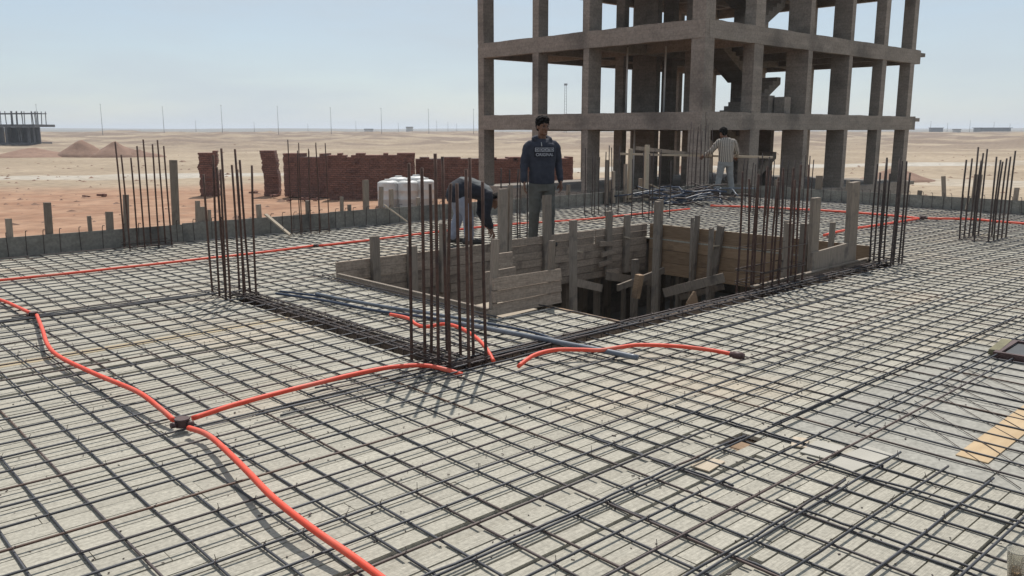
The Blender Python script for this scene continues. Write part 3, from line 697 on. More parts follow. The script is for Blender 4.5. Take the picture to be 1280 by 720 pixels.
# block-out pit at the right edge and a plastic cup
pt = thing('blockout_box', g(1296, 447, ZD), 'dark greenish block-out box sunk in the deck', 'blockout box', rz=.05)
for sx, sy, lx, ly in ((.5, .04, 0, .2), (.5, .04, 0, -.2), (.04, .36, .23, 0), (.04, .36, -.23, 0)):
    box('side_board', (sx, sy, .05), (lx, ly, .026), M['jbox'], pt, (0, 0, 0), 1)
oliv = pm('olive_mud', (.13, .12, .075), (.22, .20, .12), 8, .9, .4)
box('pit_sheet', (.44, .34, .012), (0, 0, .03), pm('dark_infill', (.04, .042, .045), (.07, .07, .072), 6, .6, .2), pt)  # flat dark sheet fills the box in place of an open pit
box('rim_lump', (.42, .07, .04), (.02, .245, .03), oliv, pt, (0, 0, .05), 1)
cup_m = bpy.data.materials.new('clear_plastic'); cup_m.use_nodes = True
b = cup_m.node_tree.nodes['Principled BSDF']; b.inputs['Base Color'].default_value = (.86, .84, .78, 1); b.inputs['Transmission Weight'].default_value = .9; b.inputs['Roughness'].default_value = .18; b.inputs['IOR'].default_value = 1.2
nt = cup_m.node_tree.nodes.new('ShaderNodeTexNoise'); nt.inputs['Scale'].default_value = 30; mrn = cup_m.node_tree.nodes.new('ShaderNodeMapRange'); mrn.inputs[3].default_value = .1; mrn.inputs[4].default_value = .4
cup_m.node_tree.links.new(nt.outputs['Fac'], mrn.inputs[0]); cup_m.node_tree.links.new(mrn.outputs[0], b.inputs['Roughness'])
cp_ = thing('plastic_cup', g(1269, 722, ZD), 'clear plastic cup with brown dregs standing on the deck', 'cup')
bm = bmesh.new(); n = 20; prof = [(.026, 0), (.036, .105), (.0375, .105), (.0375, .108), (.0348, .108), (.0248, .003)]
rings = [[bm.verts.new((r_*math.cos(2*PI*k/n), r_*math.sin(2*PI*k/n), z_)) for k in range(n)] for r_, z_ in prof]
for a, b2 in zip(rings, rings[1:]):
    for k in range(n): bm.faces.new((a[k], a[(k+1) % n], b2[(k+1) % n], b2[k]))
bm.faces.new(rings[0]); bm.faces.new(rings[-1]); link('wall', mesh_of(bm, cup_m, True), cp_)
bm = bmesh.new(); add_loft(bm, [((0, 0, .005), (.0235, 0, 0), (0, .0235, 0)), ((0, 0, .03), (.026, 0, 0), (0, .026, 0))], 16); link('dregs', mesh_of(bm, pm('tea_dregs', (.25, .15, .08), (.32, .2, .1), 20, .4, 0)), cp_)

# pile of loose dark rods in the far corner
pile = thing('rod_pile', g(858, 252, 0), 'tangled heap of dark blue-black rods and wire near the far corner', 'rod pile')
rnd = random.Random(5); c0 = pile.location.copy(); RM = []
for i in range(6):
    bm = bmesh.new(); add_tube(bm, [(-.5, 0, 0), (-.2, rnd.uniform(-.03, .03), rnd.uniform(0, .05)), (.2, rnd.uniform(-.03, .03), .03), (.5, rnd.uniform(-.06, .06), rnd.uniform(-.02, .03))], .012, 5); RM.append(mesh_of(bm, (M['pipe'], M['cable'], M['dark'], M['cable'], M['dark'], M['dark'])[i], True))
for i in range(75):
    q = g(min(924, max(798, rnd.gauss(854, 30))), rnd.uniform(244, 259), 0) - c0
    hgt = .28*math.exp(-((q.length/1.7)**2))
    o = link('rod', RM[0] if i % 14 == 0 else rnd.choice(RM[1:]), pile, (q.x, q.y, rnd.uniform(.02, .06+hgt)), (rnd.uniform(-.4, .4), rnd.gauss(0, .16), rnd.gauss(-.6, .9)), (rnd.uniform(.5, 1.2), rnd.uniform(1, 1.7), rnd.uniform(1, 1.7)))

# ------------------------------------------------------------------ concrete frame building
BX, BY = 24.62, 17.15
bld = thing('concrete_frame_building', (BX, BY, -2.7), 'unfinished grey concrete frame building with open floors and bare columns', 'building')
def B(x, y, z): return (x-BX, y-BY, z+2.7)
FZ = [-.85, 2.2, 5.26, 8.34, 11.4]
BXE, BYE = 42.1, 28.9
jr = random.Random(11)
lcols = [(17.15, .55, .55), (19.95, .3, .5), (22.4, .28, .72), (25.15, .35, .55), (28.55, .38, .60)]
rcols = [(28.0, .62, .45), (31.75, .32, .95), (35.15, .30, .80), (38.35, .42, .45), (41.3, .45, .50)]
cols = []
for y, w, dpt in lcols:
    if y == 19.95: continue
    cols.append((BX+dpt/2, y+(w/2 if y > 17.2 else .27), dpt, w))
for x, w, dpt in rcols: cols.append((x, BY+dpt/2, w, dpt))
for x in (28.1, 31.4, 35.2, 38.6, 41.8): cols.append((x, 28.6, .32, .5))
for y in (22.6, 25.4): cols.append((41.8, y, .4, .32))
inner = [(28.4, 23.95, .3, .45)]
def rough_beam(name, size, loc, seed):
    # cast beam: subdivided along its length, slightly wavy and chipped along its edges
    rnd = random.Random(seed); ax = 0 if size[0] > size[1] else 1; L = size[ax]; n = int(L/.35); bm = bmesh.new(); rings = []; w = 0
    for i in range(n+1):
        t = -L/2+L*i/n; w = w*.8+rnd.uniform(-.006, .006); ring = []
        for a, c in ((-1, -1), (1, -1), (1, 1), (-1, 1)):
            o = a*size[1-ax]/2 + w + rnd.uniform(-.006, .006); z = c*size[2]/2 + rnd.uniform(-.012, .012)*(1.6 if c > 0 and rnd.random() < .15 else 1)
            ring.append(bm.verts.new((t, o, z) if ax == 0 else (o, t, z)))
        rings.append(ring)
    for p, q in zip(rings, rings[1:]):
        for k in range(4): bm.faces.new((p[k], p[(k+1) % 4], q[(k+1) % 4], q[k]))
    bm.faces.new(rings[0]); bm.faces.new(rings[-1])
    return link(name, mesh_of(bm, M['conc']), bld, loc)
lev = [-2.7] + FZ
for li in range(len(FZ)):
    z0 = -2.7 if li == 0 else FZ[li-1]; z1 = FZ[li]
    for x, y, sx, sy in cols + (inner if li > 0 else []):
        if li == 0: continue
        box('column', (sx, sy, z1-z0-.16), B(x, y, (z0+z1-.16)/2), M['conc'], bld, (jr.uniform(-.002, .002), jr.uniform(-.002, .002), 0))
    # slab with small uneven edge, facade beams
    box('slab', (BXE-BX-.1, BYE-BY-.1, .16), B((BX+BXE)/2, (BY+BYE)/2, z1-.08), M['conc'], bld)
    bh = .62
    rough_beam('beam', (.24, BYE-BY, bh-.004), B(BX+.10, (BY+BYE)/2, z1-bh/2+.012), li)
    rough_beam('beam', (BXE-BX-.225, .24, bh-.004), B((BX+BXE)/2+.11, BY+.10, z1-bh/2+.010), li+20)
    box('beam', (BXE-BX-.225, .24, bh), B((BX+BXE)/2+.11, BYE-.15, z1-bh/2+.008), M['conc'], bld)
    box('beam', (.24, BYE-BY-.5, bh), B(BXE-.12, (BY+BYE)/2, z1-bh/2+.006), M['conc'], bld)
    for yb in (22.5, 25.2): box('beam', (BXE-BX-.5, .22, .5), B((BX+BXE)/2, yb, z1-.16-.25), M['conc'], bld)
    for xb in (28.2, 31.6, 35.2, 38.5): box('beam', (.22, BYE-BY-.5, .46), B(xb, (BY+BYE)/2, z1-.16-.232), M['conc'], bld)
    box('balcony_slab', (1.1, 2.2, .17), B(BXE+.5, BY+1.3, z1-.13), M['conc'], bld)
# plinth under the ground floor
box('plinth', (BXE-BX-.3, BYE-BY-.3, 1.15), B((BX+BXE)/2, (BY+BYE)/2, -2.14), M['conc'], bld)
# lift core walls and stair flights
for li in range(1, len(FZ)):
    z0, z1 = FZ[li-1], FZ[li]-.16
    for X_, p0, p1, th in ((29.9, 789, 818, .3), (31.5, 825, 837, .4), (29.4, 853, 880, .25), (32.9, 911, 964 if li == 1 else 938, .25), (32.8, 980, 1000, .3)):
        ya, yb_ = onX(p0, 162, X_).y, onX(p1, 162, X_).y
        box('core_wall', (th, ya-yb_, z1-z0-.002), B(X_+th/2, (ya+yb_)/2, (z0+z1)/2), M['conc'], bld)
    zt = FZ[li]; hgt = (zt-z0)/2
    for f, (yc, sg) in enumerate(((19.4, 1), (20.65, -1))):
        bm = bmesh.new(); ns = 9; Lf = 2.7
        pts = [(-Lf/2, 0)]
        for i in range(ns):
            pts += [(-Lf/2+Lf*i/ns, hgt*(i+1)/ns), (-Lf/2+Lf*(i+1)/ns, hgt*(i+1)/ns)]
        pts += [(Lf/2, hgt-.28), (-Lf/2+.3, -.14)]
        a = [bm.verts.new((sg*p[0], -.55, p[1])) for p in pts]; b_ = [bm.verts.new((sg*p[0], .55, p[1])) for p in pts]
        bm.faces.new(a); bm.faces.new(b_)
        for i in range(len(pts)):
            j = (i+1) % len(pts); bm.faces.new((a[i], a[j], b_[j], b_[i]))
        link('stair_flight', mesh_of(bm, M['conc']), bld, B(31.2, yc, z0+f*hgt))
# low parapet blocks and pipes on the first floor
for x, y, h in ((30.5, onX(956, 162, 30.5).y, .72), (30.8, onX(976, 162, 30.8).y, .66)):
    box('block_stack', (.45, .45, h), B(x, y, FZ[1]+h/2), M['conc'], bld)
for x, y, li in ((28.25, 22.2, 1), (28.2, 21.7, 0), (29.0, 20.9, 1)):
    bm = bmesh.new(); add_tube(bm, [(0, 0, 0), (.02, 0, 2.6)], .035, 8); link('steel_prop', mesh_of(bm, M['tank'], True), bld, B(x-1.6, y, FZ[li]))

# ------------------------------------------------------------------ brick stacks, tanks
def brick_stack(label, p, L, W, Hh, rz, layers=22, jit=.025, seed=0):
    rnd = random.Random(seed); bm = bmesh.new(); lx = ly = 0
    h = Hh/layers
    for i in range(layers):
        lx = lx*.85 + rnd.uniform(-jit, jit); ly = ly*.85 + rnd.uniform(-jit, jit)
        n = max(1, int(L/.27))
        for k in range(n):
            if i >= layers-2 and mnoise.noise(Vector((k*.35, i*.6, seed))) > (.02 if i == layers-1 else .28): continue
            add_box(bm, (L/n-.002, W*rnd.uniform(.96, 1.02), h-.008), (lx-L/2+(k+.5)*L/n, ly+rnd.uniform(-.03, .03), h*(i+.5)))
    o = link('brick_stack', mesh_of(bm, M['brick']), None, p, (0, 0, rz)); return tag(o, label, 'brick stack', 'red brick stacks in the yard')
GZ = -2.7
p = g(264, 245, GZ); AZ = math.atan2(-FW.x, FW.y)
vr = math.atan2(RT.y, RT.x)
brick_stack('narrow leaning red brick stack standing apart behind the left cage', p, 1.15, 1.1, 2.95, vr+.25, 24, .05, 1)
p = g(340, 244, GZ); brick_stack('narrow wavy red brick stack beside the long brick wall stack', p, .95, 1.0, 2.95, vr+.1, 24, .05, 2)
def pix_stack(x0, y0, x1, y1, top, label, seed):
    a, b = g(x0, y0, GZ), g(x1, y1, GZ); d = b-a
    c = (a+b)/2 + Vector((-d.y, d.x, 0)).normalized()*.6
    Hh = (y0-top)/1050*a.dot(FWD)
    brick_stack(label, c, d.length, 1.2, Hh, math.atan2(d.y, d.x), 24, .015, seed)
pix_stack(356, 246, 411, 247, 192, 'square end of the long red brick stack behind the thin cage', 3)
pix_stack(412, 250, 520, 249, 192, 'long red brick stack behind the white water tanks', 4)
pix_stack(521, 247, 604, 246, 197, 'long red brick stack behind the bending worker', 5)
pix_stack(606, 245, 716, 243, 197, 'long red brick stack behind the hooded worker', 6)
# stones and clods on the open ground
bm = bmesh.new(); rr = random.Random(21)
for i in range(900):
    q = g(rr.uniform(-20, 1300), 171+rr.random()**1.6*110, GZ)
    if q.length > 260 or (XL-1 < q.x < XR+1 and YN-1 < q.y < YF+1) or (BX-1 < q.x < BXE+2 and BY-1 < q.y < BYE+1): continue
    sz = rr.uniform(.05, .22)*(2 if rr.random() < .06 else 1); M_ = Matrix.Rotation(rr.uniform(0, 6), 3, 'Z') @ Matrix.Diagonal((sz*rr.uniform(1, 2), sz, sz*.6))
    vs = [bm.verts.new(M_ @ Vector((rr.uniform(.7, 1.1)*a, rr.uniform(.7, 1.1)*b_, c)) + Vector((q.x, q.y, gz(q.x, q.y)))) for a, b_, c in ((1, 0, 0), (0, 1, 0), (-1, 0, 0), (0, -1, 0), (.1, .1, .9))]
    for k in range(4): bm.faces.new((vs[k], vs[(k+1) % 4], vs[4]))
tag(link('stones', mesh_of(bm, M['soil'])), 'brown stones and clods strewn over the open ground', 'stones', kind='stuff')
# scattered bricks
for i, (x, yv, s) in enumerate(((343, 247, .5), (108, 247, .3), (125, 246, .55), (380, 251, .5), (395, 251, .4), (362, 252, .3), (318, 242, .4))):
    p = g(x, yv, GZ); bm = bmesh.new(); rr = random.Random(i)
    for k in range(5): add_box(bm, (.28*s*2, .14*s*2, .12*s*2), (rr.uniform(-.3, .3)*s*2, rr.uniform(-.2, .2), .1*s+rr.uniform(0, .1)), Matrix.Rotation(rr.uniform(0, 3), 3, 'Z'))
    tag(link('brick_rubble', mesh_of(bm, M['brick']), None, p), 'small clump of dark red brick rubble on the orange soil', 'rubble', 'brick rubble clumps on the orange soil')
def tank(x, yb, label, r, h):
    p = g(x, yb, GZ); t = thing('water_tank', p, label, 'water tank', 'white water tanks')
    bm = bmesh.new(); add_loft(bm, [((0, 0, z), (q, 0, 0), (0, q, 0)) for z, q in ((0, r*.96), (.05, r), (h*.3, r), (h*.31, r*1.02), (h*.33, r*1.02), (h*.34, r), (h*.62, r), (h*.63, r*1.02), (h*.65, r*1.02), (h*.66, r), (h*.88, r), (h*.93, r*.96), (h*.98, r*.72), (h, r*.40))], 24)
    link('body', mesh_of(bm, M['tank'], True), t)
    bm = bmesh.new(); add_loft(bm, [((0, 0, h), (r*.36, 0, 0), (0, r*.36, 0)), ((0, 0, h+.07), (r*.34, 0, 0), (0, r*.34, 0))], 16); link('lid', mesh_of(bm, M['tank']), t)
tank(486, 259, 'squat white water tank at the stake end of the row', .60, 1.5)
tank(499, 256.5, 'white water tank tucked behind the front row', .60, 1.62)
tank(511, 259, 'white water tank in the middle of the front row', .60, 1.5)
tank(521, 256, 'white water tank with bright domed lid in the back row', .60, 1.66)
tank(532, 258.5, 'white water tank next to the open gap before the bending worker', .56, 1.55)

# ------------------------------------------------------------------ far things
def heap(x, yb, w, h, label, mat='soil', seed=0):
    p = g(x, yb, GZ); bm = bmesh.new(); N, K = 28, 9
    top = bm.verts.new((0, 0, h)); prev = None
    for k in range(1, K+1):
        t = k/K; ring = []
        for i in range(N):
            a = 2*PI*i/N; rr = w*t*(1+.25*mnoise.noise(Vector((math.cos(a)*1.5, math.sin(a)*1.5, seed))))
            z = h*(1-t)**1.1*(1+.3*mnoise.noise(Vector((math.cos(a)*2*t, math.sin(a)*2*t, seed+5)))) - (.4 if k == K else 0)
            ring.append(bm.verts.new((rr*math.cos(a), rr*.8*math.sin(a), z)))
        for i in range(N):
            if prev is None: bm.faces.new((top, ring[i], ring[(i+1) % N]))
            else: bm.faces.new((prev[i], ring[i], ring[(i+1) % N], prev[(i+1) % N]))
        prev = ring
    tag(link('soil_heap', mesh_of(bm, M[mat], True), None, p, (0, 0, vr)), label, 'soil heap', 'soil heaps in the desert')
heap(105, 196, 5.2, 2.7, 'sharp brown soil heap in the desert right of the scaffolded frame', seed=1)
heap(146, 196, 5.0, 2.5, 'rounded brown soil heap behind the far left cage', seed=2)
heap(45, 196, 8.5, 1.5, 'low brown soil heap in front of the scaffolded frame', seed=3)
heap(175, 196, 4, 1.2, 'smallest brown soil heap trailing off beside the road', seed=4)
heap(1118, 226, 3.6, 1.1, 'reddish soil heap beside the concrete frame building end', seed=5)
heap(860, 226, 4.0, 1.5, 'reddish soil heap seen through the concrete frame', seed=6)
# scaffolded frame on the left
p = g(20, 184.5, GZ); sc = thing('scaffolded_frame', p, 'distant dark concrete frame with scaffold poles on its roof', 'building', rz=vr+.12)
k = p.dot(FWD)/1050
def SB(px_, py_): return (px_-30)*k, (184.5-py_)*k
rs_ = random.Random(3)
box('slab', (19.6, 12, .6), (-4.6, 5, SB(0, 157.5)[1]), M['far'], sc)
box('base_slab', (19, 11, .5), (-5.2, 5, .9), M['far'], sc)
for i in range(9): box('pier', (.7, .7, 1.0), (-13+2.05*i, .3, .4), M['far'], sc)
for i in range(34):
    box('post', (.32 if i % 3 else .6, .4, 4.0), (-14.2+.58*i+rs_.uniform(-.15, .15), rs_.choice((.2, 1.5, 3.5)), 2.9), M['far'], sc)
for i in range(2): box('back_wall', (7.5, .3, 3.8), (-9.3+8.4*i, 7, 3.0), M['far'], sc)
zt = SB(0, 157)[1]
for i in range(38):
    box('scaffold_pole', (.15, .15, 3.4), (-14+.5*i+rs_.uniform(-.2, .2), rs_.uniform(.3, 8), zt+1.7), M['far'], sc, (rs_.uniform(-.04, .04), rs_.uniform(-.05, .05), 0))
for i in range(3): box('scaffold_rail', (19.6, .16, .22), (-4.6, .5+3*i, zt+2.75), M['far'], sc, (0, -.01, 0))
# lamp poles along the far road
def pole(x, yt, label, dist, w=.12, mast=False):
    d = ray(x, 162); d.z = 0; d.normalize(); q = d*dist; zb = gz(q.x, q.y)
    top = H + (162-yt)/1050*dist*d.dot(FWD)
    t = thing('lamp_pole', (q.x, q.y, zb), label, 'lamp pole', 'lamp poles along the far road')
    bm = bmesh.new(); add_tube(bm, [(0, 0, -.5), (0, 0, top-zb)], [w, w*.6], 6); link('post', mesh_of(bm, M['pole'], True), t)
    bm = bmesh.new(); add_tube(bm, [(-.35, 0, top-zb-.05), (0, 0, top-zb), (.35, 0, top-zb-.05)], w*.6, 5); link('lamp_arm', mesh_of(bm, M['pole'], True), t, rot=(0, 0, vr))
for x, yt in ((48, 131), (128, 131), (205, 134), (278, 132.5), (348, 133.5), (414, 135), (477, 136), (536, 137), (592, 137)):
    pole(x, yt, 'tall thin lamp pole on the far desert road', 430)
for i, x in enumerate((245, 318, 385, 445, 498, 546, 560, 571, 1163, 1184, 1212, 1242, 1262)):
    pole(x, 151+(i*37 % 5), 'short faint pole close to the horizon', 900, .2)
def mast(x0, yt, dist, label):
    d = ray(x0, 162); d.z = 0; d.normalize(); q = d*dist; zb = gz(q.x, q.y); top = H+(162-yt)/1050*dist*d.dot(FWD) - zb
    t = thing('radio_mast', (q.x, q.y, zb), label, 'radio mast')
    for s in (-1, 1):
        bm = bmesh.new(); add_tube(bm, [(s*.7, 0, -.5), (s*.5, 0, top)], .14, 6); link('leg', mesh_of(bm, M['pole']), t, rot=(0, 0, vr))
    for i in range(int(top/1.6)): box('rung', (1.1, .12, .1), (0, 0, 1+i*1.6), M['pole'], t, (0, 0, vr))
    bm = bmesh.new(); add_loft(bm, [((0, 0, top-.6), (1.1, 0, 0), (0, 1.1, 0)), ((0, 0, top+.5), (1.0, 0, 0), (0, 1.0, 0))], 8); link('antenna_head', mesh_of(bm, M['pole']), t)
mast(706.5, 107, 520, 'two legged radio mast seen between the concrete columns')
def shed(x, yb, w, h, label, mat='farpale', dist=700):
    d = ray(x, 162); d.z = 0; d.normalize(); q = d*dist; zb = gz(q.x, q.y); s = dist/1050
    t = thing('far_shed', (q.x, q.y, zb), label, 'shed', rz=vr)
    box('wall', (w*s, w*s*.6, h*s+1), (0, 0, h*s/2-.5), M[mat], t); box('roof', (w*s*1.08, w*s*.7, .5), (0, 0, h*s+.26), M['far'], t)
shed(461, 163, 10, 3.5, 'long pale shed low on the horizon')
shed(512, 163, 8, 5.5, 'pale two storey hut on the horizon left of the frame')
shed(1196, 163, 7, 3, 'pale hut on the horizon right of the frame')
shed(1170, 163, 12, 4, 'grey block on the hazy horizon right of the frame', 'far', 1000)
shed(1240, 163, 30, 4, 'long grey block on the hazy horizon at the far right', 'far', 1000)

# ------------------------------------------------------------------ people
def seg(bm, p0, r0, p1, r1, n=12):
    p0, p1 = Vector(p0), Vector(p1)
    for p_, r_ in ((p0, r0), (p1, r1)):
        bmesh.ops.create_icosphere(bm, subdivisions=2, radius=r_, matrix=Matrix.Translation(p_))
    add_tube(bm, [p0, p1], [r0, r1], n)
def chain(bm, pts, rad):
    for i in range(len(pts)-1): seg(bm, pts[i], rad[i], pts[i+1], rad[i+1])
def ell(bm, c, rx, ry, rz, M3_=None):
    mt = Matrix.Translation(Vector(c)) @ ((M3_.to_4x4() if M3_ else Matrix.Identity(4)) @ Matrix.Diagonal((rx, ry, rz, 1)))
    bmesh.ops.create_icosphere(bm, subdivisions=3, radius=1.0, matrix=mt)
WS = bpy.data.scenes.new('workbench')      # small side scene: modifiers are baked there, then it is removed
def bake(ob):
    WS.collection.objects.link(ob); WS.view_layers[0].update(); dg = WS.view_layers[0].depsgraph
    out = bpy.data.meshes.new_from_object(ob.evaluated_get(dg)); bpy.data.objects.remove(ob); return out
def remesh(bm, vox, mat, sm=2, wrinkle=0.0):
    me = bpy.data.meshes.new('tmp'); bmesh.ops.recalc_face_normals(bm, faces=bm.faces); bm.to_mesh(me); bm.free()
    o = bpy.data.objects.new('tmp', me)
    r = o.modifiers.new('r', 'REMESH'); r.mode = 'VOXEL'; r.voxel_size = vox; r.use_smooth_shade = True
    s = o.modifiers.new('s', 'SMOOTH'); s.iterations = sm; s.factor = .5
    out = bake(o); bpy.data.meshes.remove(me)
    if wrinkle:
        nr = [v.normal.copy() for v in out.vertices]
        for v, nv in zip(out.vertices, nr):
            c = v.co.copy(); v.co = c + nv*wrinkle*(mnoise.noise(Vector((c.x*9, c.y*9, c.z*22))) + .5*mnoise.noise(Vector((c.x*20, c.y*20, c.z*38))))
    out.materials.clear(); out.materials.append(mat); return smooth(out)
def hand(bm, wrist, direction, palm_n, curl=.5, side=1):
    d = Vector(direction).normalized(); pn = Vector(palm_n); pn = (pn - d*pn.dot(d)).normalized(); w = d.cross(pn).normalized()*side
    wr = Vector(wrist)
    for k in range(4):
        q = (k-1.5)*.02; seg(bm, wr+w*q*.6, .016, wr+d*.085+w*q, .0135, 8)
    for k, L in enumerate((.066, .078, .072, .056)):
        base = wr+d*.085+w*((k-1.5)*.0215); p1 = base + (d*math.cos(curl*.5)+pn*math.sin(curl*.5))*L*.5; p2 = p1 + (d*math.cos(curl*1.4)+pn*math.sin(curl*1.4))*L*.5
        chain(bm, [base, p1, p2], [.0095, .009, .0075])
    tb = wr+d*.03-w*.03; t1 = tb+(d*.7-w*.6+pn*.3).normalized()*.042; t2 = t1+(d*.9-w*.1+pn*.4).normalized()*.032
    chain(bm, [tb, t1, t2], [.0125, .0105, .0085])
def head(bm, c, fwd, up):
    f = Vector(fwd).normalized(); u = Vector(up); u = (u - f*u.dot(f)).normalized(); r = f.cross(u).normalized()
    M_ = Matrix((r, f, u)).transposed(); c = Vector(c)
    ell(bm, c+u*.02-f*.008, .073, .092, .100, M_); ell(bm, c-u*.055+f*.022, .055, .068, .066, M_)
    seg(bm, c+f*.088+u*.012, .010, c+f*.106-u*.026, .015, 8)
    ell(bm, c+f*.092-u*.026, .022, .014, .011, M_); ell(bm, c+f*.083-u*.058, .027, .013, .010, M_)
    ell(bm, c+f*.080-u*.092, .026, .020, .018, M_); ell(bm, c+f*.080+u*.034, .05, .016, .010, M_)
    for s in (-1, 1):
        ell(bm, c+r*s*.078-f*.006-u*.008, .010, .022, .032, M_); ell(bm, c+r*s*.036+f*.068-u*.02, .022, .018, .02, M_)
    return r, f, u
def eyes(parent, c, fwd, up):
    f = Vector(fwd).normalized(); u = Vector(up); u = (u-f*u.dot(f)).normalized(); r = f.cross(u).normalized()
    em = pm('eye_dark', (.03, .02, .015), (.05, .035, .03), 50, .3, 0)
    for s in (-1, 1):
        bm = bmesh.new(); ell(bm, Vector(c)+r*s*.032+f*.079+u*.008, .013, .008, .007, Matrix((r, f, u)).transposed()); link('eye', mesh_of(bm, em, True), parent)
        bm = bmesh.new(); ell(bm, Vector(c)+r*s*.034+f*.086+u*.03, .021, .007, .0045, Matrix((r, f, u)).transposed()); link('eyebrow', mesh_of(bm, em, True), parent)
def cap_hair(c, fwd, up, mat, curly=.012, full=1.0):
    bm = bmesh.new(); f = Vector(fwd).normalized(); u = Vector(up); u = (u-f*u.dot(f)).normalized(); r = f.cross(u).normalized(); c = Vector(c); M_ = Matrix((r, f, u)).transposed()
    ell(bm, c+u*.055-f*.022, .083*full, .094*full, .082*full, M_); ell(bm, c-f*.055+u*.0, .072, .05, .085, M_); ell(bm, c+u*.098+f*.035, .07, .055, .045, M_)
    me = remesh(bm, .008, mat, 1)
    nr = [v.normal.copy() for v in me.vertices]
    for v, nv in zip(me.vertices, nr): v.co += nv*curly*(mnoise.noise(v.co*38)+.6*mnoise.noise(v.co*80))
    return me
skin = pm('brown_skin', (.135, .070, .045), (.19, .10, .066), 12, .55, .05)
hair_m = pm('black_hair', (.006, .0055, .005), (.016, .014, .013), 60, .85, .6, spec=.1)
shoe_m = pm('dark_shoe', (.03, .028, .027), (.06, .055, .05), 12, .7, .1)

def shoes(parent, feet, fdirs):
    for p_, d in zip(feet, fdirs):
        d = Vector(d).normalized(); p_ = Vector(p_); bm = bmesh.new()
        chain(bm, [p_+Vector((0, 0, .05))-d*.06, p_+Vector((0, 0, .045))+d*.08, p_+Vector((0, 0, .038))+d*.17], [.046, .046, .036]); seg(bm, p_+Vector((0, 0, .09))-d*.03, .045, p_+Vector((0, 0, .05)), .045)
        for v in bm.verts: v.co.z = max(v.co.z, .004)
        link('shoe', remesh(bm, .012, shoe_m, 1), parent)

